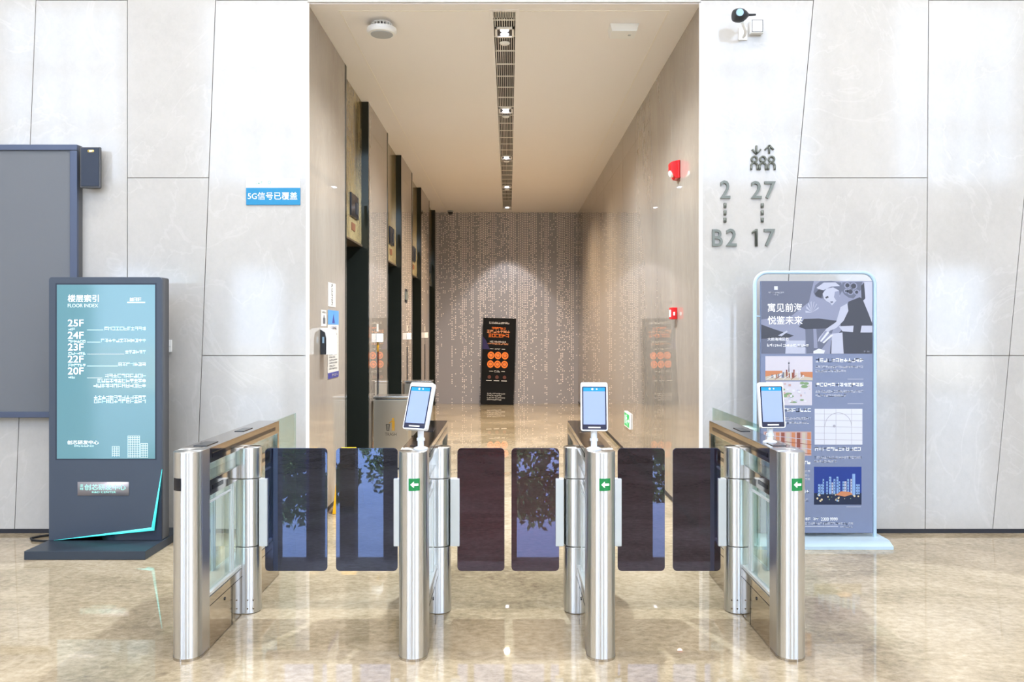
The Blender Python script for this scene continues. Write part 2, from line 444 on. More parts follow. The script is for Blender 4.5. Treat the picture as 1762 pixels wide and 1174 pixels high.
# main wall: tall stone slabs with alternating upright and slanted joints
def slabs(name, lines, edge_left, rows):
    """lines: x at z=3.945 and x at z=.026 of each joint, from left to right; rows: heights of the level joints per column"""
    bm = bmesh.new(); g = .0025
    def X(l, z): return l[1] + (l[0] - l[1]) * (z - .026) / (3.945 - .026)
    for i in range(len(lines) - 1):
        zs = [.03] + rows[i] + [HZ]
        for a, b in zip(zs, zs[1:]):
            l, r = lines[i], lines[i + 1]
            a += g; b -= g
            gl = 0 if i == 0 else g; gr = 0 if i == len(lines) - 2 else g
            prism(bm, [(X(l, a) + gl, a), (X(r, a) - gr, a), (X(r, b) - gr, b), (X(l, b) + gl, b)], 'y', YW, YW + .03, bev=.0012)
    x0, x1 = min(lines[0]), max(lines[-1])
    box(bm, x0 + (.03 if x0 > -3 else 0), x1 - (.03 if x1 < 3 else 0), YW + .02, YW + .3, .0, HZ, mi=1)
    return struct(name, bm, ['wall_stone', 'wall_gap'])
q = lambda a, b: (PX(a, YW), PX(b, YW))
slabs('wall_back_left', [(-HX, -HX), q(-640, -640), q(-520, -557), q(-400, -400), q(-240, -277), q(-85, -85), q(62, 25), q(219, 219), q(371, 336), (XL, XL)], 0,
      [[2.63, 5.26, 7.9], [1.315, 3.945], [2.63, 5.26], [1.315, 3.945, 6.57], [2.63, 5.26], [1.315, 6.57], [3.945, 6.57], [2.63, 5.26], [1.315, 3.945, 6.57]])
slabs('wall_back_right', [(XR, XR), q(1400, 1318), q(1598, 1592), q(1795, 1708), q(1960, 1960), q(2130, 2080), q(2400, 2400), (HX, HX)], 0,
      [[3.945, 6.57], [2.63, 5.26], [1.315, 3.945, 6.57], [1.315, 5.26], [1.315, 3.945], [2.63, 5.26], [1.315, 3.945, 6.57]])
bm = bmesh.new(); box(bm, XL, XR, YW, YW + .3, ZC + .006, HZ, .003); struct('wall_above_opening', bm, 'wall_stone')
bm = bmesh.new(); box(bm, -HX, XL - .002, YW + .002, YW + .02, 0, .03); struct('baseboard_back_left', bm, 'dark_gap')
bm = bmesh.new(); box(bm, XR + .002, HX, YW + .002, YW + .02, 0, .03); struct('baseboard_back_right', bm, 'dark_gap')
bm = bmesh.new()
for xx in (XL, XR): box(bm, xx - .012, xx + .012, YW - .004, YW + .012, 0.03, ZC, .003)
struct('trim_1', bm, 'trim_white')

# lift lobby: side walls, far wall, ceiling
def LY(px): return -XL * F / (VX - px)                  # depth of a pixel on the left lobby wall
NICHES = [(7.24, 8.476), (9.74, 11.04), (12.20, 13.53), (14.83, 16.06)]
piers = [(YW + .02, NICHES[0][0])] + [(NICHES[k][1], NICHES[k + 1][0]) for k in range(3)] + [(NICHES[3][1], YB)]
bm = bmesh.new()
for a, b in piers: box(bm, XL - .42, XL, a, b, 0, ZC + .02, .001)
box(bm, XL - .62, XL - .42, YW + .3, YB, 0, ZC, mi=1)
struct('wall_lobby_left', bm, ['lobby_stone', 'dark_gap'])
bm = bmesh.new(); ys = [YW + .02, 6.94, 7.92, 8.93, 9.93, 10.93, 11.93, 12.93, 13.93, 14.93, 15.7, YB]
for a, b in zip(ys, ys[1:]): box(bm, XR, XR + .03, a + .003, b - .003, .05, ZC + .02, .001)
box(bm, XR + .012, XR + .3, YW + .1, YB, 0, ZC + .02, mi=1)
struct('wall_lobby_right', bm, ['lobby_stone', 'joint_light'])
bm = bmesh.new(); box(bm, XR - .001, XR + .012, YW + .01, YB, .015, .05); struct('baseboard_lobby_right', bm, 'dark_gap')
bm = bmesh.new()
for a, b in piers: box(bm, XL - .01, XL + .001, a + .002, b - .002, .015, .05)
struct('baseboard_lobby_left', bm, 'dark_gap')
bm = bmesh.new(); box(bm, XL - .6, XR + .3, YB, YB + .2, 0, ZC + .02); struct('wall_lobby_far', bm, 'beaded_stone')
SL0, SL1, SY0, SY1 = XC - .088, XC + .088, 6.03, 16.0   # air slot in the ceiling
bm = bmesh.new()
box(bm, XL - .6, SL0, YW + .02, YB + .1, ZC, ZC + .2); box(bm, SL1, XR + .3, YW + .02, YB + .1, ZC, ZC + .2)
box(bm, SL0, SL1, YW + .02, SY0, ZC, ZC + .2); box(bm, SL0, SL1, SY1, YB + .1, ZC, ZC + .2)
box(bm, SL0 - .1, SL1 + .1, YW + .02, YB, ZC + .2, ZC + .25, mi=1)
struct('ceiling', bm, ['ceiling_white', 'dark_gap'])
bm = bmesh.new()
gx0, gx1, gy = -1.285, 1.21, 6.035
for xx in (gx0, gx1): box(bm, xx - .006, xx + .006, gy, YB, ZC - .003, ZC + .001)
box(bm, gx0, SL0 - .03, gy - .006, gy + .006, ZC - .003, ZC + .001); box(bm, SL1 + .03, gx1, gy - .006, gy + .006, ZC - .003, ZC + .001)
struct('trim_2', bm, 'trim_white')

# ------------------------------------------------------------------ ceiling fittings
t = thing('air_grille', 'long narrow linear air grille running down the middle of the lobby ceiling', 'grille', (XC, 11.0, ZC))
bm = bmesh.new()
for s in (-1, 1): box(bm, s * .086 - (.026 if s < 0 else 0), s * .086 + (.026 if s > 0 else 0), SY0 - 11 - .02, SY1 - 11 + .02, -.005, .012, .001)
for y in (SY0 - 11, SY1 - 11): box(bm, -.09, .09, y - .02, y + .012, -.005, .012)
obj('frame', bm, 'ceiling_white', t)
bm = bmesh.new()
for k in range(-4, 5): box(bm, k * .0185 - .0026, k * .0185 + .0026, SY0 - 11, SY1 - 11, .006, .02)
y = SY0 - 11 + .2
while y < SY1 - 11:
    box(bm, -.088, .088, y - .006, y + .006, .0045, .012); y += .345
obj('slats', bm, 'trim_white', t)
DL = [6.46, 8.75, 11.13, 13.40, 15.62]
WHERE = ['nearest the camera', 'second from the front', 'in the row middle', 'second from the far end', 'closest to the beaded wall']
for k, y in enumerate(DL):
    t = thing('downlight', 'twin-lamp square downlight in the grille, ' + WHERE[k], 'ceiling light', (XC, y, ZC), group='twin downlights in the ceiling grille')
    bm = bmesh.new()
    for s in (-1, 1):
        box(bm, s * .069 - .009, s * .069 + .009, -.1, .1, -.012, .004, .001); box(bm, -.078, .078, s * .091 - .009, s * .091 + .009, -.012, .004, .001)
    obj('frame', bm, 'trim_white', t)
    bm = bmesh.new(); box(bm, -.062, .062, -.084, .084, -.002, .004); obj('housing', bm, 'black_plastic', t)
    for s in (-1, 1):
        bm = bmesh.new(); lathe(bm, [(.034, -.002), (.034, -.006), (.028, -.009)], (0, s * .044, 0), 28); obj('lamp', bm, 'lamp_emit', t)
    l = light('downlight_beam', 'SPOT', (0, 0, -.03), (0, 0, 0), [800, 660, 640, 760, 115][k], [(.8, .91, 1), (.9, .95, 1), (1, .87, .72), (1, .8, .58), (1, .97, .97)][k], spot_size=R(74 if k == 4 else 150), spot_blend=.25 if k == 4 else .9, shadow_soft_size=.04)
    l.parent = t
    bm = bmesh.new(); lathe(bm, [(.0, -.001), (.043, -.004), (.043, -.010), (.034, -.017), (.0, -.019)][1:], (0, 0, 0), 28)
    o = obj('sprinkler_cover', bm, 'white_plastic'); tag(o, 'white round plate behind the downlight ' + WHERE[k], 'sprinkler cover', 'round covers in the ceiling grille', (XC, y + .235, ZC))

t = thing('smoke_detector', 'round white smoke detector on the lobby ceiling near the left edge', 'smoke detector', (PX(657, 6.27), 6.27, ZC))
bm = bmesh.new(); lathe(bm, [(.07, 0), (.07, -.012)], (0, 0, 0)); obj('mount', bm, 'white_plastic', t)
bm = bmesh.new()
lathe(bm, [(.055, -.012), (.062, -.045)], (0, 0, 0), mi=1)
for k in range(20):
    a = 2 * PI * k / 20; box(bm, -.004, .004, .055, .085, -.047, -.010, M=Matrix.Rotation(a, 4, 'Z'))
obj('vent_ring', bm, ['white_plastic', 'vent_slot'], t)
bm = bmesh.new(); lathe(bm, [(.095, -.04), (.116, -.048), (.117, -.072), (.105, -.088), (.09, -.092)], (0, 0, 0)); obj('body', bm, 'white_plastic', t)
bm = bmesh.new(); lathe(bm, [(.088, -.091), (.084, -.096), (.03, -.098)], (0, 0, 0)); obj('base_cap', bm, 'grey_plastic', t)

t = thing('ceiling_sensor', 'small white rectangular box mounted on the lobby ceiling at right', 'sensor box', (PX(1073, 6.33), 6.36, ZC))
bm = bmesh.new(); prism(bm, [(-.115, 0), (.115, 0), (.098, -.062), (-.098, -.062)], 'y', -.085, .085, bev=.005); obj('body', bm, 'white_plastic', t)
bm = bmesh.new(); cyl(bm, (.05, 0, -.061), (.05, 0, -.066), .012); obj('indicator', bm, 'grey_plastic', t)

t = thing('dome_camera', 'tiny grey dome camera under the ceiling at the far left corner of the lobby', 'camera', (PX(775, 16.1), 16.1, ZC))
bm = bmesh.new(); lathe(bm, [(.06, 0), (.06, -.03)], (0, 0, 0)); obj('base', bm, 'grey_plastic', t)
bm = bmesh.new(); lathe(bm, [(.05, -.03), (.046, -.06), (.03, -.08), (.01, -.085)], (0, 0, 0)); obj('dome', bm, 'dark_plastic', t)

# ------------------------------------------------------------------ lifts on the left
LW = ['nearest to the opening', 'second from the opening', 'third from the opening', 'farthest away, next to the beaded wall']
for k, (a, b) in enumerate(NICHES):
    L_ = b - a
    t = thing('elevator', 'dark lift doorway under a tall olive onyx panel, ' + LW[k], 'elevator', (XL, a, 0), group='lift doorways in the left lobby wall')
    for y0, y1 in ((.001, .055), (L_ - .055, L_ - .001)):
        bm = bmesh.new(); box(bm, -.4, .004, y0, y1, 0, ZC - .002, .002); obj('jamb', bm, 'portal_black', t)
    bm = bmesh.new(); box(bm, -.4, -.07, .055, L_ - .055, 2.405, ZC - .002); o = obj('header_panel', bm, 'onyx', t)
    bm = bmesh.new(); box(bm, -.4, -.06, .055, L_ - .055, 2.385, 2.405, .001); obj('soffit', bm, 'soffit_trim', t)
    yc = L_ / 2
    for y0, y1 in ((.055, yc - .002), (yc + .002, L_ - .055)):
        bm = bmesh.new(); box(bm, -.36, -.33, y0, y1, .012, 2.385, .002); obj('door', bm, 'door_bronze', t)
    bm = bmesh.new(); box(bm, -.4, -.002, .055, L_ - .055, -.005, .006); obj('sill', bm, 'polished_steel', t)
    bm = bmesh.new(); box(bm, -.071, -.052, yc - .06, yc + .32, 2.63, 2.86, .004)
    ind = obj('floor_indicator', bm, 'sensor_black', t)
    bm = bmesh.new(); box(bm, -.053, -.046, yc + .16, yc + .28, 2.67, 2.79, .002); obj('lens', bm, 'dark_plastic', ind)
    bm = bmesh.new(); box(bm, -.071, -.064, yc + .02, yc + .2, 2.50, 2.575, .002); obj('number_plate', bm, 'indicator_red', t)

# call panels on the stone piers between the lifts
CW = ['pier above the TRASH bin', 'pier with the metal plaque', 'last pier between the two far lifts']
for k, yy in enumerate((9.04, 11.66, 14.1)):
    t = thing('call_panel', 'dark lift call strip with white box on the ' + CW[k], 'call panel', (XL, yy, 0), group='lift call strips on the left wall')
    bm = bmesh.new(); box(bm, 0, .006, -.05, .05, .55, 1.26, .001); obj('strip', bm, 'sensor_black', t)
    bm = bmesh.new(); box(bm, 0, .055, -.09, .05, 1.37, 1.465, .004); b_ = obj('card_box', bm, 'white_plastic', t)
    a_ = Art(leftwall(.0555)); a_.rect(-.05, 1.395, 0, 1.44, 'grey_plastic', 0); a_.done('slot', b_)
    bm = bmesh.new(); box(bm, 0, .004, -.07, .03, 1.49, 1.575, .001); obj('notice', bm, 'paper', t)
    if k == 0:
        a_ = Art(leftwall(.0065)); pts = []
        for i in range(10):
            r_ = .06 if i % 2 == 0 else .025; an = R(90 + 36 * i); pts.append((r_ * math.cos(an), 1.31 + r_ * 1.1 * math.sin(an)))
        a_.poly(pts, 'yellow_plastic', .001, .006); a_.done('star_sticker', t)
t = thing('wall_plaque', 'small metal plaque with dark ends high on the second lift pier', 'plaque', (XL, 11.5, 2.0))
bm = bmesh.new(); box(bm, 0, .02, -.11, .11, -.06, .06, .003); obj('plate', bm, 'letter_metal', t)
for z in (-.078, .078):
    bm = bmesh.new(); box(bm, 0, .016, -.06, .06, z - .018, z + .018, .002); obj('end_cap', bm, 'black_plastic', t)

# hand sanitiser and papers on the first pier
t = thing('sanitizer_dispenser', 'white arched soap dispenser with dark side on the near left lobby wall', 'dispenser', (XL, 6.34, 1.31))
bm = bmesh.new(); prism(bm, [(.0, 0), (.042, 0), (.042, .13), (.034, .17), (.0, .2)], 'y', -.05, .06, bev=.003); bd = obj('back_body', bm, 'dark_plastic', t)
bm = bmesh.new(); box(bm, .016, .03, -.053, -.049, .09, .14, .001); obj('level_window', bm, 'lens_glass', bd)
prof = []
for k in range(9):
    an = R(90 * k / 8); prof.append((.036 + .068 * math.sin(an), .135 + .075 * math.cos(an)))
prof = [(.0, .21)] + prof + [(.104, .0), (.048, .0), (.048, .13), (.038, .175), (.0, .2)]
bm = bmesh.new(); prism(bm, prof, 'y', -.06, .07, bev=.002); obj('cover', bm, 'white_plastic', t)
def paper(name, label, px0, px1, z0, z1, build, cat='notice'):
    a, b = LY(px0), LY(px1)
    t = thing(name, label, cat, (XL, (a + b) / 2, (z0 + z1) / 2)); h, v = (b - a) / 2, (z1 - z0) / 2
    bm = bmesh.new(); box(bm, 0.0005, .003, -h, h, -v, v); obj('sheet', bm, 'paper', t)
    A = Art(leftwall(.003)); build(A, h, v); A.done('print', t)
def p1(A, h, v):
    for k in range(5): A.greek(-h * .2, v * (.8 - k * .38) - .014, h * .3, v * (.8 - k * .38) + .014, 'paper_ink')
paper('wall_notice', 'upright white paper notice above the blue-topped poster on the left lobby wall', 564, 577, 1.70, 1.90, p1)
def p2(A, h, v):
    A.poly([(-.03, -v * .7), (.05, -v * .7), (.05, 0), (.02, v * .1), (.02, v * .35), (-.01, v * .35), (-.01, v * .1), (-.03, 0)], 'paper_ink')
    A.greek(-h * .7, v * .6, h * .7, v * .8, 'paper_ink')
paper('wall_notice', 'small white notice with bottle drawing just above the soap dispenser', 552, 561, 1.535, 1.665, p2)
def p3(A, h, v):
    A.rect(-h, v * .58, h, v, 'poster_sky'); A.poly([(-.05, v * .62), (.05, v * .62), (.0, v * .9)], 'poster_navy', .0016)
    A.rect(-h, -v, h, -v * .83, 'poster_navy'); A.greek(-h * .3, -v * .95, h * .8, -v * .87, 'paper', .0016)
    A.greek(-h * .5, v * .42, h * .6, v * .52, 'poster_navy')
    for k in range(13): A.greek(-h * .75, v * (.3 - k * .085) - .007, h * (.7 - .4 * (k % 3 == 2)), v * (.3 - k * .085) + .007, 'paper_ink')
paper('wall_poster', 'tall paper poster with blue picture on top and navy footer behind the soap dispenser', 563.5, 582, 1.10, 1.67, p3, 'poster')

# silver litter bins
def make_bin(loc, label):
    t = thing('trash_bin', label, 'trash bin', loc, group='silver litter bins by the left lobby wall')
    bm = bmesh.new(); box(bm, 0, .375, 0, .3, .02, .755, .006); obj('body', bm, 'bin_steel', t)
    bm = bmesh.new(); box(bm, -.003, .378, -.003, .303, .765, .79, .005); obj('lid', bm, 'bin_lid', t)
    bm = bmesh.new(); box(bm, .02, .355, .02, .28, .75, .77); obj('opening', bm, 'black_plastic', t)
    bm = bmesh.new(); box(bm, .02, .355, .02, .28, 0, .03); obj('plinth', bm, 'black_plastic', t)
    A = Art(lambda u, v, n: Vector((u, -n, v)))
    A.poly([(.135, .49), (.18, .49), (.172, .42), (.143, .42)], 'bin_black'); A.poly([(.145, .482), (.17, .482), (.165, .428), (.15, .428)], 'bin_steel', .0015)
    for u in (.153, .162): A.line((u, .475), (u, .435), .004, 'bin_black', .002)
    A.disc(.213, .545, .013, 'bin_gold')
    A.poly([(.168, .503), (.172, .498), (.2, .515), (.2, .47), (.198, .42), (.21, .42), (.212, .46), (.216, .42), (.229, .42), (.231, .49), (.229, .53), (.2, .532)], 'bin_gold')
    A.text('TRASH', .125, .365, .25, .4, 'bin_black')
    A.done('emblem', t)
    return t
b1 = make_bin((XL + .028, 8.58, 0), 'silver steel litter bin reading TRASH, in front of the first lift pier')
dup(b1, (XL + .022, 11.2, 0), 'silver steel litter bin half hidden behind the tilted face scanner')

# yellow floor sign showing between the two left flaps
t = thing('floor_sign', 'yellow plastic caution floor sign standing behind the two left gate flaps', 'floor sign', (XL + .16, 6.62, 0))
for s in (-1, 1):
    bm = bmesh.new()
    prism(bm, [(-.11, 0), (-.07, 0), (-.06, .06), (.06, .06), (.07, 0), (.11, 0), (.075, .5), (.05, .53), (-.05, .53), (-.075, .5)], 'y', -.008, .008, bev=.002,
          M=Matrix.Translation((0, s * .12, 0)) @ Matrix.Rotation(R(s * 12), 4, 'X'))
    obj('board', bm, 'yellow_plastic', t)
bm = bmesh.new(); cyl(bm, (-.06, 0, .515), (.06, 0, .515), .014); obj('hinge', bm, 'yellow_plastic', t)

# ------------------------------------------------------------------ right lobby wall
t = thing('fire_alarm_strobe', 'red fire alarm sounder with clear strobe high on the right lobby wall', 'fire alarm', (XR, 6.66, 2.84))
bm = bmesh.new(); box(bm, -.022, 0, -.07, .07, -.075, .075, .006); obj('backplate', bm, 'red_plastic', t)
bm = bmesh.new(); prism(bm, [(-.02, .075), (-.075, .06), (-.075, -.01), (-.035, -.075), (-.02, -.075)], 'y', -.06, .06, bev=.004); obj('housing', bm, 'red_plastic', t)
bm = bmesh.new(); lathe(bm, [(.03, 0), (.03, .01), (.022, .022), (.008, .027)], (0, 0, 0)); bmesh.ops.transform(bm, matrix=Matrix.Translation((-.06, -.01, -.03)) @ Matrix.Rotation(R(-110), 4, 'Y'), verts=bm.verts); obj('strobe_lens', bm, 'lens_white', t)
t = thing('fire_call_point', 'small red manual fire call point halfway up the right lobby wall', 'fire call point', (XR, 6.76, 1.645))
bm = bmesh.new(); box(bm, -.05, 0, -.05, .05, -.05, .05, .006); obj('housing', bm, 'red_plastic', t)
bm = bmesh.new(); box(bm, -.053, -.049, -.03, .03, -.03, .03, .002); obj('button_pane', bm, 'lens_white', t)
bm = bmesh.new(); box(bm, -.035, -.02, -.0525, -.0495, -.018, .012, .001); obj('test_slot', bm, 'lens_white', t)
t = thing('exit_sign', 'green running-man exit sign low on the right lobby wall', 'exit sign', (XR, 9.46, .437))
bm = bmesh.new(); box(bm, -.02, 0, -.21, .21, -.09, .09, .004); obj('casing', bm, 'white_plastic', t)
A = Art(rightwall(-.0205)); A.rect(-.19, -.075, .19, .075, 'exit_green', 0)
A.disc(-.02, .05, .014, 'lit_white', .001)
for p, q_ in (((-.03, .03), (.0, -.01)), ((.0, -.01), (.035, -.02)), ((.035, -.02), (.04, -.06)), ((.0, -.01), (-.03, -.05)), ((-.03, .03), (-.06, .0)), ((-.03, .03), (.02, .02))):
    A.line(p, q_, .014, 'lit_white', .001)
A.line((.08, 0), (.15, 0), .016, 'lit_white', .001); A.poly([(.16, 0), (.13, .03), (.13, -.03)], 'lit_white', .001)
A.rect(-.14, -.05, -.11, .05, 'lit_white', .001); A.done('pictogram', t)

# ------------------------------------------------------------------ banner at the far wall
BW, BH = .665, 1.74
t = thing('banner_stand', 'tall black banner with six orange circles leaning against the beaded far wall', 'banner stand', (PX(855, 16.05), 16.05, 0.012), (0, R(1.9), 0))
bm = bmesh.new()
pr = [(0, 0), (.012, 0), (.03, .2), (.07, .55), (.085, 1.0), (.088, 1.74), (.076, 1.74), (.072, 1.0), (.058, .56), (.018, .21)]
prism(bm, [(y - .01, z) for y, z in pr], 'x', -BW / 2, BW / 2); obj('panel', bm, 'banner_black', t)
bm = bmesh.new()
for s in (-1, 1): tube(bm, [(s * BW * .47, .07, .55), (s * BW * .47, .13, .25), (s * BW * .47, .16, .008)], .012)
obj('support_leg', bm, 'letter_metal', t)
def curved(u, v, n):
    z = v; ks = [(0, 0), (.2, .018), (.55, .058), (1.0, .072), (1.74, .076)]
    for (za, ya), (zb, yb) in zip(ks, ks[1:]):
        if z <= zb: return Vector((u, ya + (yb - ya) * (z - za) / (zb - za) - .0115 - n, z))
    return Vector((u, .076 - .0115 - n, z))
A = Art(curved)
def bz(py): return 1.74 * (693 - py) / 147
def bu(px, py): return (px - 850.5 - (py - 546) * .03) * .0118
A.greek(bu(833, 554), bz(556), bu(868, 554), bz(552.5), 'banner_white')
A.greek(bu(838, 565), bz(565.5), bu(862, 565), bz(561.5), 'banner_orange'); A.greek(bu(830, 570), bz(571.5), bu(870, 570), bz(566.5), 'banner_peach'); A.greek(bu(833, 577), bz(579), bu(869, 577), bz(573), 'banner_orange')
A.greek(bu(836, 586), bz(588), bu(864, 586), bz(585), 'banner_white'); A.greek(bu(832, 590), bz(591.5), bu(868, 590), bz(588.5), 'banner_peach')
A.rect(bu(837, 599), bz(599.3), bu(843, 599), bz(598.6), 'banner_white'); A.greek(bu(845, 599), bz(600), bu(855, 599), bz(598), 'banner_white'); A.rect(bu(857, 599), bz(599.3), bu(863, 599), bz(598.6), 'banner_white')
A.poly([(-.33, bz(600)), (-.18, bz(600)), (-.26, bz(585)), (-.33, bz(578))], 'banner_purple', .0006)
for j, py in enumerate((610, 625)):
    for px in (838.5, 850.5, 862.5):
        A.disc(bu(px, py) + .012, bz(py), .068, 'banner_orange', .001, 24, .075); A.ring(bu(px, py) + .012, bz(py), .045, .012, 'banner_rust', .0016, 16)
A.rect(bu(838, 637), bz(637.4), bu(845, 637), bz(636.6), 'banner_white'); A.greek(bu(847, 637), bz(638.5), bu(857, 637), bz(635.5), 'banner_white'); A.rect(bu(859, 637), bz(637.4), bu(865, 637), bz(636.6), 'banner_white')
for px in (839, 852, 865):
    A.disc(bu(px, 647), bz(647), .036, 'banner_rust'); A.rect(bu(px, 653) - .06, bz(653.6), bu(px, 653) + .05, bz(652.4), 'banner_white')
for k in range(4): A.greek(bu(837, 676), bz(676 + k * 3.4), bu(868 - 6 * (k % 2), 676), bz(674 + k * 3.4), 'banner_white')
A.done('print', t)

# ------------------------------------------------------------------ turnstiles
GY = 4.24                                               # barrier line
def make_gate(cx, label, sides, front_mark, flaps, glassmat):
    t = thing('turnstile', label, 'turnstile', (cx, GY, 0), group='stainless steel flap gates')
    W = .065; y0 = 3.6 - GY; y1 = 4.885 - GY; H = .948
    nose = [(W * math.cos(R(a)), y0 + W + W * math.sin(R(a)) * 1.0) for a in range(180, 361, 10)]
    bm = bmesh.new(); prism(bm, nose + [(W, y0 + .15), (-W, y0 + .15)], 'z', 0.004, H, bev=.004); fp = obj('front_post', bm, 'brushed_steel', t)
    bm = bmesh.new(); prism(bm, [(x * 1.02, (y - y0) * 1.0 + y0 - .001) for x, y in nose] + [(W * 1.02, y0 + .14), (-W * 1.02, y0 + .14)], 'z', 0, .012); obj('foot_ring', bm, 'polished_steel', fp)
    a, b = y0 + .15, y1 - .035
    bm = bmesh.new(); box(bm, -W, W, a, y1, H - .075, H, .004); obj('top_rail', bm, 'polished_steel', t)
    bm = bmesh.new()
    for s in (-1, 1): box(bm, s * W - .002, s * W + .002, a + .03, b - .05, H - .05, H - .03)
    obj('sensor_slot', bm, 'sensor_black', t)
    bm = bmesh.new(); box(bm, -W * .5, W * .5, a + .05, a + .2, H - .001, H + .003, .001); box(bm, -W * .4, W * .4, a + .6, a + .75, H - .001, H + .003, .001); obj('top_reader', bm, 'sensor_black', t)
    bm = bmesh.new(); box(bm, -W, W, b, y1, 0, H - .074, .003); obj('rear_post', bm, 'polished_steel', t)
    bm = bmesh.new(); box(bm, -W * .86, W * .86, a, b, .715, .79, .003); mr = obj('middle_rail', bm, 'polished_steel', t)
    for s in (-1, 1):
        for q0, q1 in ((a + .06, a + .2), (b - .3, b - .12)):
            bm = bmesh.new(); box(bm, s * W * .86 - .002, s * W * .86 + .002, q0, q1, .74, .76); obj('sensor_eye', bm, 'sensor_black', mr)
    for s in (-1, 1):
        bm = bmesh.new(); box(bm, s * W * .72 - .003, s * W * .72 + .003, a, b, .79, H - .075); obj('upper_glass', bm, 'clear_glass', t)
        bm = bmesh.new(); box(bm, s * W * .72 - .003, s * W * .72 + .003, a, b, .265, .715); gp = obj('lower_glass', bm, 'clear_glass', t)
        bm = bmesh.new()
        for q_ in (a + .33, a + .36): box(bm, s * W * .72 - .006, s * W * .72 + .006, q_ - .004, q_ + .004, .265, .715)
        box(bm, s * W * .72 - .006, s * W * .72 + .006, a, a + .33, .68, .69)
        obj('glazing_bar', bm, 'satin_plate', gp)
    bm = bmesh.new(); box(bm, -W * .95, W * .95, a, b, .245, .262, .002); obj('sill', bm, 'satin_plate', t)
    bm = bmesh.new(); box(bm, -W, W, a, b, 0.004, .244, .003)
    cb = obj('lower_cabinet', bm, 'polished_steel', t)
    bm = bmesh.new()
    for s in (-1, 1):
        box(bm, s * W - .0012, s * W + .0012, a + .002, b - .002, .2, .203); box(bm, s * W - .0012, s * W + .0012, a + .3, a + .303, .004, .2)
        cyl(bm, (s * (W - .002), a + .2, .17), (s * (W + .003), a + .2, .17), .008, seg=14)
    obj('access_panel', bm, 'sensor_black', cb)
    # barrier column across the cabinet, in three turned sections
    x0 = -.13 if 'l' in sides else .012; x1 = .13 if 'r' in sides else -.012
    if sides == 'r': x0, x1 = .012, .146
    if sides == 'l': x0, x1 = -.138, -.004
    for nm, z0, z1, rr in (('column_base', 0.002, .352, .065), ('column_sleeve', .355, .713, .063), ('column_cap', .716, .878, .065)):
        bm = bmesh.new(); d = .065 - rr; prism(bm, stadium(x0 + d, x1 - d, .03, rr), 'z', z0, z1, bev=.003); ob = obj(nm, bm, 'brushed_steel', t)
        if nm == 'column_base':
            bm = bmesh.new()
            for dx in (-.015, .015):
                for z in (.03, .075): cyl(bm, ((x0 + x1) / 2 + dx + (.03 if 'r' in sides else -.03), -.036, z), ((x0 + x1) / 2 + dx + (.03 if 'r' in sides else -.03), -.03, z), .004, seg=10)
            obj('screw', bm, 'polished_steel', ob)
    for (fx0, fx1, kx0, kx1) in flaps:
        bm = bmesh.new(); prism(bm, rrect(fx0 - cx, .214, fx1 - cx, .871, .022), 'y', .015, .025, bev=.001); fl = obj('flap', bm, glassmat[(fx0 + fx1) / 2 > cx], t)
        bm = bmesh.new(); box(bm, kx0 - cx, kx1 - cx, -.002, .042, .35, .71, .003); obj('clamp', bm, 'satin_plate', fl)
    if front_mark == 'arrow':
        bm = bmesh.new()
        arc = [(.04 * (k / 6 - 1), 0) for k in range(13)]
        r_ = W + .0025
        out = [(r_ * math.sin(R(an)), y0 + W - r_ * math.cos(R(an))) for an in range(-12, 35, 3)]; inn = [((W - .002) * math.sin(R(an)), y0 + W - (W - .002) * math.cos(R(an))) for an in range(-12, 35, 3)]
        prism(bm, out + inn[::-1], 'z', .775, .83); sg = obj('arrow_sign', bm, 'arrow_green', t)
        def fr(u, v, n):
            an = (u / W) + R(11.5); q_ = r_ + n
            return Vector((q_ * math.sin(an), y0 + W - q_ * math.cos(an), .8025 + v))
        A = Art(fr); A.rect(-.004, -.005, .008, .005, 'lit_white', .0006); A.rect(.008, -.005, .017, .005, 'lit_white', .0006)
        A.poly([(-.018, 0), (-.003, -.0145), (-.003, .0145)], 'lit_white', .0006); A.done('arrow', sg)
    else:
        r_ = W + .0025
        out = [(r_ * math.sin(R(an)), y0 + W - r_ * math.cos(R(an))) for an in range(-48, -7, 4)]; inn = [((W - .002) * math.sin(R(an)), y0 + W - (W - .002) * math.cos(R(an))) for an in range(-48, -7, 4)]
        bm = bmesh.new(); prism(bm, out + inn[::-1], 'z', .774, .83); obj('reader_window', bm, 'sensor_black', t)
    return t
NV, MR, PL = 'flap_navy', 'flap_maroon', 'flap_plum'
fx = lambda p: PX(p, 4.255)
T1, T2, T3, T4 = -1.475, -.441, .422, 1.292
make_gate(T1, 'leftmost steel gate cabinet, with a dark reader window and no arrow', 'r', 'reader', [(fx(456), fx(563), fx(447), fx(461))], {True: NV, False: NV})
make_gate(T2, 'steel gate cabinet with green arrow carrying the tilted face scanner', 'lr', 'arrow', [(fx(578), fx(684), fx(678), fx(691)), (fx(787), fx(868), fx(775), fx(791))], {True: MR, False: NV})
make_gate(T3, 'steel gate cabinet with green arrow, third from the left, between the middle and right lanes', 'lr', 'arrow', [(fx(880), fx(962), fx(956), fx(970)), (fx(1063), fx(1144), fx(1055), fx(1069))], {True: PL, False: MR})
make_gate(T4, 'rightmost steel gate cabinet with green arrow in front of the ice-blue poster frame', 'l', 'arrow', [(fx(1158), fx(1240), fx(1235), fx(1249))], {True: PL, False: PL})

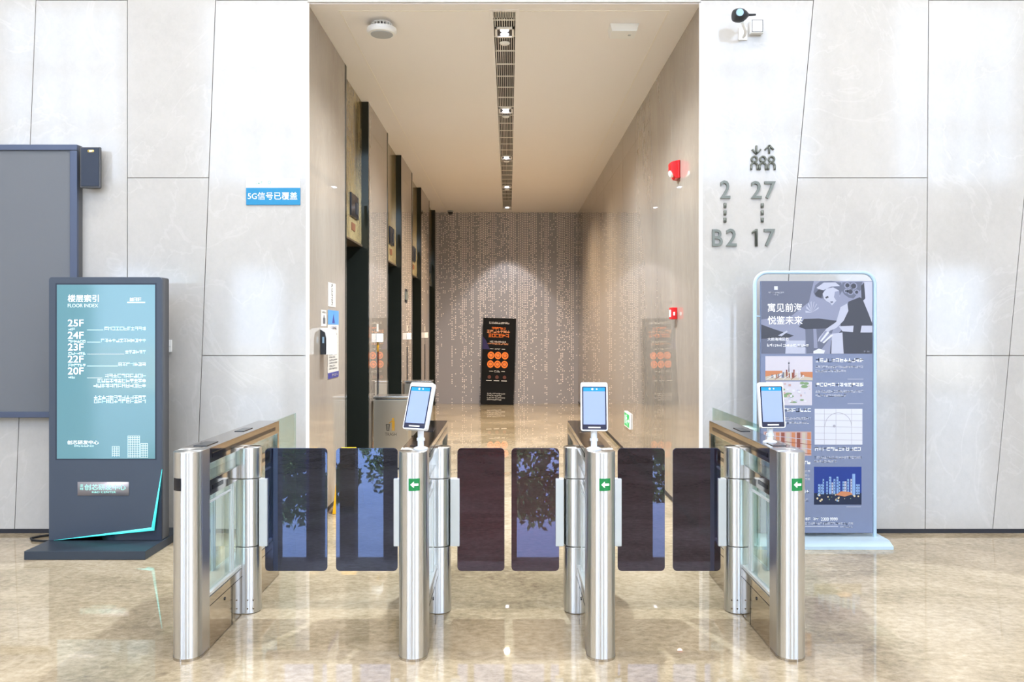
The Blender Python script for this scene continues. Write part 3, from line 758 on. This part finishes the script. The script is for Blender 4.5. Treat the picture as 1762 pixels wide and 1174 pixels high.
def fence(label, x, ya, yb, h):
    t = thing('glass_fence', label, 'glass fence', (x, (ya + yb) / 2, 0), group='glass guard panels behind the gates')
    d = (yb - ya) / 2
    bm = bmesh.new(); box(bm, -.006, .006, -d, d, .02, h, .001); obj('pane', bm, 'fence_glass', t)
    for y in (-d + .1, d - .1):
        bm = bmesh.new(); box(bm, -.02, .02, y - .04, y + .04, 0, .09, .003); obj('foot_clamp', bm, 'brushed_steel', t)
    return t
fence('clear glass guard panel behind the leftmost gate cabinet', T1 + .01, 4.9, 5.45, .935)
t4f = fence('clear glass guard panel outside the rightmost gate cabinet', 1.41, 4.5, 5.5, .968)
bm = bmesh.new(); box(bm, -.03, .03, -.38, -.22, .87, .93, .004); obj('edge_clamp', bm, 'satin_plate', t4f)

# face scanners on the gates
def scanner(loc, yaw, tilt, label, tall=.09):
    t = thing('face_scanner', label, 'face scanner', loc, (0, 0, R(yaw)), 'face scanners on the gates')
    bm = bmesh.new(); lathe(bm, [(.034, 0), (.034, .006), (.022, .012)], (0, 0, 0)); obj('flange', bm, 'device_white', t)
    bm = bmesh.new(); cyl(bm, (0, 0, .008), (0, 0, tall + .06), .0145); lathe(bm, [(.019, tall * .45), (.019, tall * .45 + .012)], (0, 0, 0)); obj('pole', bm, 'device_white', t)
    M = Matrix.Translation((0, -.012, tall + .11)) @ Matrix.Rotation(R(-tilt), 4, 'X')
    bm = bmesh.new(); prism(bm, rrect(-.0625, -.112, .0625, .112, .011), 'y', -.014, .014, bev=.004, M=M); hd = obj('head', bm, 'device_white', t)
    A = Art(lambda u, v, n: M @ Vector((u, -.0142 - n, v)))
    A.poly(rrect(-.056, -.106, .056, .092, .005), 'device_glass', .0004); A.rect(-.05, -.082, .05, .07, 'device_sky_glow', .001)
    A.rect(-.05, .07, .05, .088, 'device_bar', .001)
    A.disc(-.008, .08, .005, 'lens_white', .0016, 14); A.disc(.012, .08, .0035, 'lens_white', .0016, 12)
    A.rect(-.028, -.099, .028, -.093, 'lens_white', .0012)
    A.done('screen', hd)
    return t
scanner((PX(724, 3.7), 3.70, .948), -24, 20, 'white face scanner turned sideways and tilted back, left of the three')
scanner((PX(1022, 3.69), 3.69, .948), -3, 9, 'white face scanner facing forward in the middle of the three')
scanner((PX(1325, 3.92), 3.92, .948), 3, 9, 'white face scanner at right in front of the ice-blue poster frame', .075)

# ------------------------------------------------------------------ left part of the main wall
t = thing('wall_display', 'huge grey LED wall screen in a blue-grey frame cut off by the left edge', 'display', (-4.9, YW, 1.9))
dx0, dx1 = -3.1, PX(142.5, YW) + 4.9
z0, z1 = PZ(719, 5.82) - 1.9, PZ(249, 5.82) - 1.9
bm = bmesh.new(); box(bm, dx0, dx1, -.06, -.002, z0, z1, .003); obj('case', bm, 'bezel_side', t)
bm = bmesh.new(); fw = .055
for a in ((dx0, dx1, z1 - fw * .8, z1), (dx0, dx1, z0, z0 + fw * .8), (dx0, dx0 + fw, z0 + fw * .8, z1 - fw * .8), (dx1 - fw, dx1, z0 + fw * .8, z1 - fw * .8)): box(bm, a[0], a[1], -.08, -.05, a[2], a[3], .006)
obj('frame', bm, 'bezel_blue', t)
bm = bmesh.new(); box(bm, dx0 + fw * .8, dx1 - fw * .8, -.066, -.058, z0 + fw * .7, z1 - fw * .7); obj('screen', bm, 'led_panel', t)
SX, SZ = (PX(138, 5.80) + PX(172.5, 5.80)) / 2, PZ(288, 5.80)
t = thing('wall_speaker', 'small dark box loudspeaker at the upper right corner of the wall screen', 'speaker', (SX, YW, SZ))
bm = bmesh.new(); prism(bm, [(-.073, -.088), (.073, -.088), (.073, -.07), (.045, -.03), (-.045, -.03), (-.073, -.07)], 'z', PZ(323, 5.8) - SZ, PZ(253, 5.8) - SZ, bev=.004); obj('cabinet', bm, 'kiosk_side', t)
bm = bmesh.new(); box(bm, -.066, .064, -.092, -.086, -.138, .14, .002); gr = obj('grille', bm, 'kiosk_dark', t)
A = Art(front(-.0925)); A.poly(rrect(-.018, .108, .03, .127, .008), 'gold_badge', 0, .001); A.rect(-.004, .112, .016, .123, 'print_white', .0008); A.done('badge', gr)
bm = bmesh.new(); box(bm, -.03, .03, -.04, 0, -.05, .05, .002); obj('bracket', bm, 'black_plastic', t)
bm = bmesh.new(); box(bm, -.05, -.005, YW - .018 - YW, 0, -.045, .045, .003)
o = obj('wall_switch', bm, 'white_plastic'); tag(o, 'small white switch box on the stone wall right beside the directory kiosk', 'switch', loc=(PX(296.5, YW) + .005, YW - .0005, PZ(595.5, YW)))
bm = bmesh.new(); box(bm, -.045, -.008, -.021, -.017, -.004, -.002); obj('switch_seam', bm, 'grey_plastic', o)

# directory kiosk
KY = 5.465
ku = lambda p: PX(p, KY); kz = lambda p: PZ(p, KY)
kx0, kx1 = ku(84), ku(278)
kc = (kx0 + kx1) / 2
t = thing('directory_kiosk', 'dark grey floor directory kiosk with a lit cyan screen at left', 'kiosk', (kc, KY, 0))
fr = lambda u, v, n: Vector((u - kc, -n, v))
KT = kz(477); hw = (kx1 - kx0) / 2
bm = bmesh.new(); box(bm, -hw, hw, .02, .13, .055, KT, .012); obj('housing', bm, 'kiosk_side', t)
A_, B_, C_ = (ku(93) - kc, kz(930)), (ku(264) - kc, kz(911)), (ku(279) - kc, kz(808))
top = [p for p in rrect(-hw, 0, hw, KT, .02) if p[1] > 1]
bm = bmesh.new(); prism(bm, [top[-1]] + [(-hw, .058), (A_[0], .058), A_, B_, (hw, C_[1])] + top[:-1], 'y', 0, .021, bev=.002); obj('front_panel', bm, 'kiosk_grey', t)
bm = bmesh.new()                                         # folded corner below the light strip
vs_ = [bm.verts.new(p) for p in ((A_[0], .003, .06), (A_[0], .003, A_[1]), (B_[0], .019, B_[1]), (hw, .003, C_[1]), (hw, .003, .06))]
bm.faces.new((vs_[1], vs_[2], vs_[0])); bm.faces.new((vs_[0], vs_[2], vs_[4])); bm.faces.new((vs_[2], vs_[3], vs_[4]))
obj('folded_corner', bm, 'kiosk_dark', t, ang=5, recalc=False)
A = Art(fr)
ao = lambda p: (p[0] + kc, p[1])
A.poly([ao(A_), (B_[0] + kc + .006, B_[1] - .008), (B_[0] + kc - .008, B_[1] + .013)], 'lit_cyan', .004, .006)
A.poly([(B_[0] + kc + .006, B_[1] - .008), (C_[0] + kc, C_[1]), (B_[0] + kc - .012, B_[1] + .013)], 'lit_cyan', .004, .006)
A.done('light_strip', t)
bm = bmesh.new(); box(bm, -hw - .012, hw + .008, -.262, .37, 0, .057, .004); obj('base', bm, 'kiosk_base', t)
A = Art(fr); sx0, sx1, sz0, sz1 = ku(98), ku(267), kz(789.5), kz(490)
A.rect(sx0 - .01, sz0 - .01, sx1 + .01, sz1 + .01, 'kiosk_dark', .0008); A.rect(sx0, sz0, sx1, sz1, 'screen_cyan', .0014)
n = .002
A.text('楼层索引', ku(117), kz(520), ku(170), kz(507.5), 'lit_white', n, fat=.004); A.text('FLOOR INDEX', ku(117), kz(529), ku(169), kz(523), 'lit_soft', n)
A.greek(ku(224), kz(518), ku(244), kz(512.5), 'lit_white', n); A.rect(ku(219), kz(521.5), ku(250), kz(519.6), 'lit_soft', n)
for k, (fl, py) in enumerate((('25F', 562), ('24F', 583), ('23F', 603.5), ('22F', 624), ('20F', 644.5))):
    A.text(fl, ku(117), kz(py), ku(144), kz(py - 12), 'lit_white', n, fat=.004)
    A.greek(ku(118), kz(py + 7), ku(130 if k in (0, 4) else 148), kz(py + 2.5), 'lit_soft', n)
    A.rect(ku(150), kz(py + 6.3), ku((178, 173, 214, 203, 176)[k]), kz(py + 5.6), 'lit_soft', n)
for px0, py in ((180, 568.5), (174, 589), (216, 608.5), (204, 630)): A.greek(ku(px0), kz(py), ku(252), kz(py - 6), 'lit_soft', n)
for px0, py in ((181, 650), (168, 658.5), (161, 667), (162, 687), (162, 694)): A.greek(ku(px0), kz(py), ku(252), kz(py - 6.4), 'lit_soft', n)
A.text('创芯研发中心', ku(116), kz(765), ku(170), kz(758), 'lit_white', n); A.greek(ku(128), kz(769), ku(162), kz(766.5), 'lit_soft', n)
for px0, px1, py0, py1 in ((193, 206, 768, 786), (220, 241, 750, 788), (242, 254, 763, 788)):
    for zz in range(int(py0), int(py1), 3): A.rect(ku(px0), kz(zz + .7), ku(px1), kz(zz), 'lit_soft', n)
    for q_ in range(px0, px1 + 1, 4): A.rect(ku(q_), kz(py1), ku(q_ + .6), kz(py0), 'lit_soft', n)
A.done('screen', t)
A = Art(fr); A.rect(ku(134), kz(853), ku(222), kz(829.5), 'plate_silver', .004, .004); pl = A.done('name_plate', t)
A = Art(fr); A.text('创芯研发中心', ku(146), kz(843.5), ku(217), kz(833.5), 'letter_cyan', .0048, fat=.004); A.text('深', ku(138), kz(838), ku(143.5), kz(833.5), 'letter_cyan', .0048); A.text('圳', ku(138), kz(843.5), ku(143.5), kz(839), 'letter_cyan', .0048)
A.text('R&D CENTER', ku(159), kz(848.4), ku(200), kz(845.4), 'letter_cyan', .0048); A.done('lettering', pl)
bm = bmesh.new(); tube(bm, [(-3.12, 5.864, .02), (-3.2, 5.86, .009), (-3.3, 5.83, .009), (-3.4, 5.77, .009), (-3.43, 5.71, .009), (-3.39, 5.66, .009), (-3.3, 5.64, .009), (-3.2, 5.65, .009)], .008)
o = obj('power_cable', bm, 'cable_black'); tag(o, 'black power cable looping on the floor behind the directory kiosk', 'cable')

# 5G sign
u0, u1 = PX(424, YW), PX(517, YW)
t = thing('signal_sign', 'blue and white 5G coverage sign on the stone wall left of the opening', 'sign', ((u0 + u1) / 2, YW, PZ(330, YW)))
hw_ = (u1 - u0) / 2; zz = lambda p: PZ(p, YW) - PZ(330, YW)
bm = bmesh.new(); box(bm, -hw_, hw_, -.008, -.0005, zz(353), zz(323.5), .001); obj('blue_panel', bm, 'sign_blue', t)
bm = bmesh.new(); box(bm, -hw_, hw_, -.008, -.0005, zz(323.5), zz(308), .001); hp = obj('header', bm, 'sign_white', t)
A = Art(front(-.008)); uu = lambda p: PX(p, YW) - (u0 + u1) / 2
A.text('5G信号已覆盖', uu(427), zz(344), uu(512), zz(331), 'print_white', .001, fat=.004); A.done('lettering', t)
A = Art(front(-.008)); A.greek(uu(440), zz(317), uu(453), zz(312.5), 'logo_green'); A.ring(uu(464), zz(314.5), .013, .006, 'logo_blue', .001); A.disc(uu(468.5), zz(311), .004, 'logo_green'); A.done('logo', hp)

# ------------------------------------------------------------------ right part of the main wall
wf = front(YW)
def glyph(parent_name, label, items, loc):
    t = thing(parent_name, label, 'wall sign', loc)
    fl = lambda u, v, n: Vector((u - loc[0], -n, v - loc[2]))
    for nm, fn in items:
        A = Art(fl); fn(A); A.done(nm, t)
    return t
pu = lambda p: PX(p, YW); pz = lambda p: PZ(p, YW)
D, TH = .014, .0135
def txt(s, a, b, c, d): return lambda A: A.text(s, pu(a), pz(d), pu(c), pz(b), 'letter_metal', D, TH, fat=.008)
def dash(px, py): return lambda A: A.rect(pu(px - 2.2), pz(py + 4), pu(px + 2.2), pz(py - 4), 'letter_metal', D, TH)
glyph('floor_number_sign', 'metal wall lettering 2 over dashes over B2 right of the opening',
      [('digit', txt('2', 1239, 311, 1256, 342)), ('dash', dash(1247, 354)), ('dash', dash(1247, 366.5)), ('dash', dash(1247, 379)), ('letter', txt('B', 1225, 395, 1243, 424)), ('digit', txt('2', 1249, 394, 1267, 424))], (pu(1247), YW, pz(368)))
def one(A): A.poly([(pu(a), pz(b)) for a, b in ((1298.5, 424), (1298.5, 400), (1293.5, 403), (1293.5, 399), (1299.5, 394.5), (1302.8, 394.5), (1302.8, 424))], 'letter_metal', D, TH)
glyph('floor_number_sign', 'metal wall lettering 27 over dashes over 17 right of the opening',
      [('digit', txt('2', 1292, 312, 1310, 342)), ('digit', txt('7', 1315, 312.5, 1334, 342)), ('dash', dash(1311, 354)), ('dash', dash(1311, 366.5)), ('dash', dash(1311, 379)), ('digit', one), ('digit', txt('7', 1314, 394.5, 1333, 424))], (pu(1312), YW, pz(368)))
def arrow(px, up):
    def f(A):
        s = 1 if up else -1; c = 258; m = 'letter_metal'
        A.line((pu(px), pz(265)), (pu(px), pz(251)), .011, m, D, TH)
        tip = pz(251 if up else 265)
        for q_ in (-1, 1): A.line((pu(px), tip + s * .003), (pu(px) + q_ * .032, tip - s * .032), .011, m, D, TH)
    return f
def man(px):
    def f(A):
        m = 'letter_metal'
        A.ring(pu(px), pz(274.5), .026, .012, m, D, 24, t=TH)
        A.ring(pu(px), pz(286), .029, .012, m, D, 24, 0, 180, t=TH)
        for s in (-1, 1): A.rect(pu(px) + s * .023 - .006, pz(293), pu(px) + s * .023 + .006, pz(286), m, D, TH)
    return f
glyph('elevator_pictogram', 'metal pictogram of three people under down and up arrows above the 27', [('arrow', arrow(1301, False)), ('arrow', arrow(1323, True)), ('figure', man(1297.5)), ('figure', man(1312)), ('figure', man(1327))], (pu(1312), YW, pz(272)))

# security camera
sx, sz = PX(1290, YW), PZ(50, YW)
t = thing('security_camera', 'black security camera on a white bracket at the top right of the wall', 'camera', (sx, YW, sz))
bm = bmesh.new(); box(bm, -.005, .088, -.05, -.0005, -.045, .055, .004); jb = obj('junction_box', bm, 'white_plastic', t)
bm = bmesh.new()
for a in (0, 1):
    box(bm, .0 if a == 0 else .078, .005 if a == 0 else .084, -.0515, -.049, -.04, .05)
    box(bm, 0, .084, -.0515, -.049, -.04 if a == 0 else .046, -.036 if a == 0 else .05)
obj('cover_seam', bm, 'vent_slot', jb)
bm = bmesh.new(); box(bm, -.085, -.02, -.012, -.0005, -.085, .01, .003); obj('wall_plate', bm, 'white_plastic', t)
bm = bmesh.new()
M = Matrix.Translation((-.178, -.2, .02)) @ Matrix.Rotation(R(12), 4, 'Z') @ Matrix.Rotation(R(-7), 4, 'Y') @ Matrix.Rotation(R(90), 4, 'Y')
lathe(bm, [(.022, .0), (.040, .006), (.047, .022), (.050, .05), (.044, .075), (.030, .098), (.014, .115), (.009, .125), (.007, .175), (.004, .178)], (0, 0, 0), 32)
bmesh.ops.transform(bm, matrix=M, verts=bm.verts)
cb = obj('camera_body', bm, 'dark_plastic', t)
bm = bmesh.new(); lathe(bm, [(.026, 0), (.026, -.008), (.018, -.014), (.006, -.016)], (0, 0, 0), 24)
bmesh.ops.transform(bm, matrix=Matrix.Translation((-.143, -.246, .026)) @ Matrix.Rotation(R(-90), 4, 'X') @ Matrix.Rotation(0, 4, 'Z'), verts=bm.verts); bmesh.ops.transform(bm, matrix=Matrix.Translation((-.143, -.246, .026)) @ Matrix.Rotation(PI, 4, 'X') @ Matrix.Translation((.143, .246, -.026)), verts=bm.verts)
obj('lens', bm, 'lens_glass', cb)
bm = bmesh.new(); tube(bm, [(-.11, -.19, -.02), (-.09, -.16, -.04), (-.06, -.1, -.055), (-.05, -.05, -.06), (-.05, -.008, -.06)], .012); obj('arm', bm, 'white_plastic', t)

# poster frame
PY = 5.60
mu = lambda p: PX(p, PY); mz = lambda p: PZ(p, PY)
pc = mu(1403)
t = thing('poster_stand', 'ice-blue tube frame stand holding a grey-blue apartment poster at right', 'poster stand', (pc, PY, 0))
fr = lambda u, v, n: Vector((u - pc, -n, v))
xa, xb, zt = mu(1299) - pc, mu(1505) - pc, mz(469)
c = .085
pth = [(xa, 0, .05), (xa, 0, zt - c - .01)] + [(xa + c - c * math.cos(R(a)), 0, zt - c + c * math.sin(R(a))) for a in range(0, 91, 15)] + [(xb - c + c * math.sin(R(a)), 0, zt - c + c * math.cos(R(a))) for a in range(0, 91, 15)] + [(xb, 0, zt - c - .01), (xb, 0, .05)]
bm = bmesh.new(); tube(bm, pth, .013, 12); obj('frame', bm, 'frame_ice', t)
bm = bmesh.new(); prism(bm, [(-.155, 0), (.155, 0), (.155, .022), (.09, .05), (-.09, .05), (-.155, .022)], 'x', xa - .045, xb + .06, bev=.003); obj('base', bm, 'base_ice', t)
x0, x1, z0, z1 = mu(1308) - pc, mu(1500.5) - pc, mz(917), mz(484)
bm = bmesh.new(); box(bm, x0, x1, -.012, .012, z0, z1, .003); bo = obj('board', bm, 'board_blue', t)
bm = bmesh.new()
for s_, xs in ((-1, xa), (1, xb)):
    for z in (.35, 1.6):
        bm2 = (x0 if s_ < 0 else x1); cyl(bm, (bm2, 0, z), (xs, 0, z), .005, seg=8)
obj('tie_rod', bm, 'frame_ice', t)
A = Art(lambda u, v, n: Vector((u - pc, -.0122 - n, v)))
def rp(a, b, c, d, m, n=.0006): A.rect(mu(a), mz(d), mu(c), mz(b), m, n)
def pp(pts, m, n): A.poly([(mu(a), mz(b)) for a, b in pts], m, n)
# black-and-white picture: a seated woman in a dark dress bowing over a table
def zz_(pts, m, n): pp([(1280 + a / 4.7, 450 + b / 4.7) for a, b in pts], m, n)
rp(1309, 484, 1499.5, 609, 'bw_grey', .0006)
zz_([(136, 160), (560, 160), (520, 330), (380, 440), (136, 470)], 'bw_mid', .0009)
zz_([(340, 640), (490, 640), (490, 745), (330, 745)], 'bw_light', .0010); zz_([(136, 620), (330, 640), (330, 745), (136, 745)], 'bw_mid', .0011)
zz_([(136, 510), (230, 545), (400, 600), (350, 620), (136, 625)], 'bw_dark', .0012); zz_([(270, 600), (340, 560), (350, 568), (300, 605)], 'bw_light', .0013)
zz_([(440, 530), (480, 466), (600, 462), (745, 480), (720, 540), (490, 548)], 'bw_dark', .0013)
zz_([(490, 545), (720, 540), (690, 620), (600, 740), (500, 745)], 'bw_mid', .0012); zz_([(555, 545), (580, 545), (590, 700), (560, 700)], 'bw_grey', .0014)
zz_([(830, 330), (930, 290), (990, 330), (1032, 480), (1032, 745), (690, 745), (700, 640), (780, 560), (770, 470)], 'bw_dark', .0014)
zz_([(960, 165), (1032, 165), (1032, 300), (1030, 500), (1000, 420), (950, 300)], 'bw_light', .0016); zz_([(940, 200), (965, 170), (975, 300), (945, 330)], 'bw_dark', .0017)
zz_([(790, 170), (950, 165), (940, 230), (880, 300), (820, 290), (780, 230)], 'bw_mid', .0016)
for a, b, c_ in ((830, 195, 26), (880, 200, 30), (855, 245, 28), (905, 250, 22), (820, 240, 18)):
    A.disc(mu(1280 + a / 4.7), mz(450 + b / 4.7), c_ / 4.7 * PY / F, 'bw_dark', .0018, 14); A.ring(mu(1280 + a / 4.7), mz(450 + b / 4.7), c_ / 4.7 * PY / F, .008, 'bw_grey', .0019, 14)
zz_([(720, 300), (780, 250), (850, 300), (830, 350), (790, 400), (780, 350), (735, 330)], 'bw_grey', .0018)                                  # neck and shoulder
zz_([(556, 250), (570, 195), (610, 163), (700, 158), (780, 172), (795, 225), (760, 290), (690, 280), (620, 300), (575, 285)], 'bw_mid', .0019) # hair
zz_([(580, 215), (640, 172), (735, 170), (770, 200), (700, 205), (620, 240)], 'bw_light', .0020); zz_([(566, 262), (600, 225), (640, 235), (620, 296), (580, 282)], 'bw_dark', .0021)
zz_([(630, 262), (660, 222), (715, 210), (760, 235), (770, 285), (735, 325), (705, 357), (692, 338), (660, 322), (640, 300)], 'bw_light', .0022)  # face, looking down
zz_([(650, 290), (672, 280), (680, 292), (658, 302)], 'bw_dark', .0024); zz_([(690, 325), (712, 322), (716, 332), (698, 338)], 'bw_mid', .0024)
zz_([(730, 245), (765, 240), (768, 290), (740, 318), (722, 290)], 'bw_grey', .0023)
zz_([(775, 370), (830, 340), (838, 400), (800, 480), (740, 540), (690, 560), (640, 620), (590, 650), (600, 620), (660, 545), (740, 490)], 'bw_light', .0020)   # arm
for k in range(4): zz_([(650 + k * 16, 560 + k * 10), (668 + k * 16, 566 + k * 10), (610 + k * 10, 645 + k * 6), (598 + k * 10, 640 + k * 6)], 'bw_white' if k % 2 else 'bw_grey', .0022)
zz_([(760, 525), (880, 520), (1032, 520), (1032, 575), (900, 575), (790, 565)], 'bw_light', .0021); zz_([(880, 520), (945, 520), (935, 575), (875, 575)], 'bw_dark', .0023)
zz_([(705, 585), (790, 575), (800, 745), (700, 745)], 'bw_light', .0021); zz_([(556, 725), (600, 705), (650, 720), (640, 745), (556, 745)], 'bw_white', .0021)
for k in range(7):
    an = R(20 + 25 * k); pp([(1396, 538), (1396 + 12 * math.cos(an), 538 - 20 * math.sin(an)), (1397 + 12 * math.cos(an + .2), 538 - 18 * math.sin(an + .2))], 'bw_light', .0016)
A.ring(mu(1334), mz(496), .018, .018, 'bw_white', .0024, 4, 45, 405); A.greek(mu(1321), mz(505), mu(1348), mz(502.5), 'bw_white', .0024); A.greek(mu(1330), mz(508.5), mu(1338), mz(506.5), 'bw_white', .0024)
A.text('寓见前海', mu(1320), mz(537), mu(1379), mz(522), 'print_white', .0026, fat=.003); A.text('悦鉴未来', mu(1320), mz(558.5), mu(1379.5), mz(544), 'print_white', .0026, fat=.003)
A.text('大前海湾区芯', mu(1319.5), mz(586.5), mu(1356), mz(581), 'print_white', .0026); A.text('129㎡', mu(1330), mz(596.5), mu(1344), mz(591.5), 'print_white', .0026)
A.greek(mu(1319), mz(596.5), mu(1328), mz(591.5), 'print_white', .0026); A.greek(mu(1346), mz(596.8), mu(1369), mz(592), 'print_white', .0026); A.greek(mu(1371), mz(597), mu(1391), mz(592.5), 'print_white', .0026)
A.greek(mu(1485), mz(606.5), mu(1495), mz(603.5), 'bw_light', .0026)
# skyline at dusk
rp(1316, 613, 1397, 654.5, 'pic_pale'); rp(1316, 638, 1345, 650, 'pic_orange', .0010); rp(1376, 640, 1397, 653, 'pic_orange', .0010)
pp([(1316, 654.5), (1316, 648), (1336, 644), (1352, 640), (1372, 642), (1384, 648), (1397, 650), (1397, 654.5)], 'pic_sand', .0013)
for k in range(26):
    px = 1340 + random.uniform(-18, 40); h = random.uniform(3, 9) * (1.4 if 1345 < px < 1372 else .8); rp(px, 648 - h, px + random.uniform(1.2, 2.6), 650, random.choice(('pic_pale', 'bw_mid', 'pic_rust', 'bw_white')), .0015 + .00003 * k)
pp([(1355.4, 640), (1356.2, 619), (1357, 640)], 'bw_dark', .0026); A.disc(mu(1356.2), mz(625), .006, 'bw_dark', .0027, 10)
for k in range(5): A.line((mu(1318 + k * 14), mz(653)), (mu(1330 + k * 13), mz(646)), .004, 'pic_rust' if k % 2 else 'bw_white', .0026)
# aerial view
rp(1317, 656.5, 1396, 697.5, 'pic_pale')
for k in range(9):
    cx0, cy0 = random.uniform(1346, 1392), random.uniform(659, 694); A.disc(mu(cx0), mz(cy0), random.uniform(.012, .028), 'pic_green', .0010 + k * .0001, 9, random.uniform(.006, .013))
for k in range(22):
    px, py = random.uniform(1346, 1391), random.uniform(659, 692); rp(px, py, px + random.uniform(2, 5), py + random.uniform(1.5, 4), random.choice(('pic_sand', 'bw_white', 'pic_pink', 'bw_light')), .0020 + k * .00004)
# text on the right and left columns
for hd, ty in ((619, (629.5, 636.5)), (661, (671.5, 678.5))):
    A.greek(mu(1402.5), mz(hd + 4.2), mu(1485), mz(hd - 2.2), 'print_white', .001)
    for k, y in enumerate(ty): A.greek(mu(1402), mz(y + 4), mu(1484 if k == 0 else 1455), mz(y), 'bw_white', .001)
    A.rect(mu(1457), mz(hd + 34), mu(1484), mz(hd + 33), 'bw_light', .001)
A.greek(mu(1349), mz(708.5), mu(1395), mz(702.5), 'print_white', .001)
for k in range(2): A.greek(mu(1340), mz(722 + k * 7.4), mu(1394 - k * 3), mz(718 + k * 7.4), 'bw_white', .001)
rp(1313, 742.5, 1395, 784, 'pic_pink')
for k in range(9): rp(1316 + k * 9, 744, 1322 + k * 9, 782, ('pic_rust', 'pic_sand', 'pic_orange')[k % 3], .0010)
for k in range(4): A.line((mu(1313), mz(748 + k * 8)), (mu(1395), mz(757 + k * 8)), .004, 'pic_rust' if k % 2 else 'bw_light', .0014)
A.greek(mu(1349), mz(798.5), mu(1394), mz(792.5), 'print_white', .001)
for k in range(3): A.greek(mu(1340), mz(812.5 + k * 6.9), mu(1393), mz(808.5 + k * 6.9), 'bw_white', .001)
rp(1313, 804, 1334, 828, 'pic_pale'); A.greek(mu(1349), mz(848), mu(1391), mz(843), 'print_white', .001); A.greek(mu(1349), mz(862), mu(1390), mz(858), 'bw_white', .001)
# pale street map
rp(1400.5, 703.5, 1482.5, 765, 'bw_white'); 
for k in range(5): A.line((mu(1401), mz(712 + k * 11)), (mu(1482), mz(713 + k * 11)), .0025, 'pic_line', .0010)
for p in (1417, 1437, 1464): A.line((mu(p), mz(704)), (mu(p), mz(764.5)), .0025, 'pic_line', .0011)
A.ring(mu(1441), mz(733), .095, .004, 'pic_line', .0013, 40, 0, 180); A.disc(mu(1434), mz(733), .010, 'pic_line', .0014, 14)
A.greek(mu(1401), mz(775.5), mu(1481), mz(769.5), 'print_white', .001); A.greek(mu(1400), mz(789), mu(1481), mz(785), 'bw_white', .001); A.greek(mu(1400), mz(795.5), mu(1438), mz(791.5), 'bw_white', .001)
# night skyline
rp(1399.5, 803, 1481, 868, 'pic_night'); rp(1399.5, 848, 1481, 868, 'pic_deep', .0010)
for k in range(16):
    px = 1406 + k * 4.6 + random.uniform(-1, 1); top_ = random.choice((820, 824, 828, 833, 830)); rp(px, top_, px + random.uniform(2.2, 4), 850, random.choice(('pic_tower', 'bw_light', 'pic_tower')), .0014 + k * .00003)
    for j in range(4): rp(px + .5, top_ + 3 + j * 5, px + 2, top_ + 4.4 + j * 5, 'pic_deep', .0022)
rp(1465, 815, 1470, 852, 'pic_tower', .0024)
for k in range(26): A.disc(mu(random.uniform(1401, 1480)), mz(random.uniform(848, 862)), random.uniform(.003, .008), random.choice(('pic_glow', 'pic_glow', 'pic_green', 'pic_tower')), .0026 + k * .00002, 8)
pp([(1436, 851), (1446, 845), (1460, 846), (1466, 850), (1452, 854)], 'pic_orange', .0033)
A.rect(mu(1455), mz(872.3), mu(1480), mz(871.3), 'bw_light', .001)
A.greek(mu(1384), mz(895), mu(1394), mz(890), 'print_white', .001); A.greek(mu(1398), mz(895), mu(1408), mz(890.5), 'print_white', .001); A.text('2300 9999', mu(1411.5), mz(895.8), mu(1440), mz(890), 'print_white', .001, fat=.004)
A.greek(mu(1384), mz(902.5), mu(1467), mz(898.5), 'bw_white', .001); A.rect(mu(1384), mz(906), mu(1441), mz(904.8), 'bw_white', .001); A.greek(mu(1444), mz(907.5), mu(1466), mz(904.5), 'bw_white', .001)
A.done('print', bo)

# ------------------------------------------------------------------ trees outside the glass front, mirrored in the gate flaps
def tree(x, y, h, label):
    t = thing('street_tree', label, 'tree', (x, y, -.03), group='trees outside the glass front')
    bm = bmesh.new(); cyl(bm, (0, 0, 0), (0, 0, h * .55), .16, .09, 10)
    for k in range(5):
        an = 2 * PI * k / 5; cyl(bm, (0, 0, h * .42), (math.cos(an) * h * .22, math.sin(an) * h * .22, h * .7), .06, .03, 7)
    obj('trunk', bm, 'bark', t)
    bm = bmesh.new(); rr = random.Random(int(x * 10))
    cl = [(rr.uniform(-.3, .3) * h, rr.uniform(-.3, .3) * h, h * rr.uniform(.5, .95), h * rr.uniform(.1, .2)) for k in range(9)]
    for k in range(2200):
        a, b, c_, r_ = rr.choice(cl); d = Vector((rr.gauss(0, 1), rr.gauss(0, 1), rr.gauss(0, 1))).normalized() * r_ * rr.uniform(.6, 1)
        p = Vector((a, b, c_)) + d; e = Vector((rr.gauss(0, 1), rr.gauss(0, 1), rr.gauss(0, 1))).normalized(); s_ = e.orthogonal().normalized() * .09; e *= .16
        vs2 = [bm.verts.new(p + q_) for q_ in (-e, s_, e, -s_)]; bm.faces.new(vs2)
    obj('crown', bm, 'foliage', t, recalc=False)
TL = [(-14.6, -27, 6.4), (-8.2, -24, 6.0), (-4.6, -30.5, 6.9), (2.0, -25, 6.2), (6.6, -31, 6.6), (9.5, -24, 6.1), (14, -29, 6.8)]
for k, (x, y, h) in enumerate(TL):
    tree(x, y, h, 'leafy green tree outside the glass front, mirrored dimly in the gate flaps')
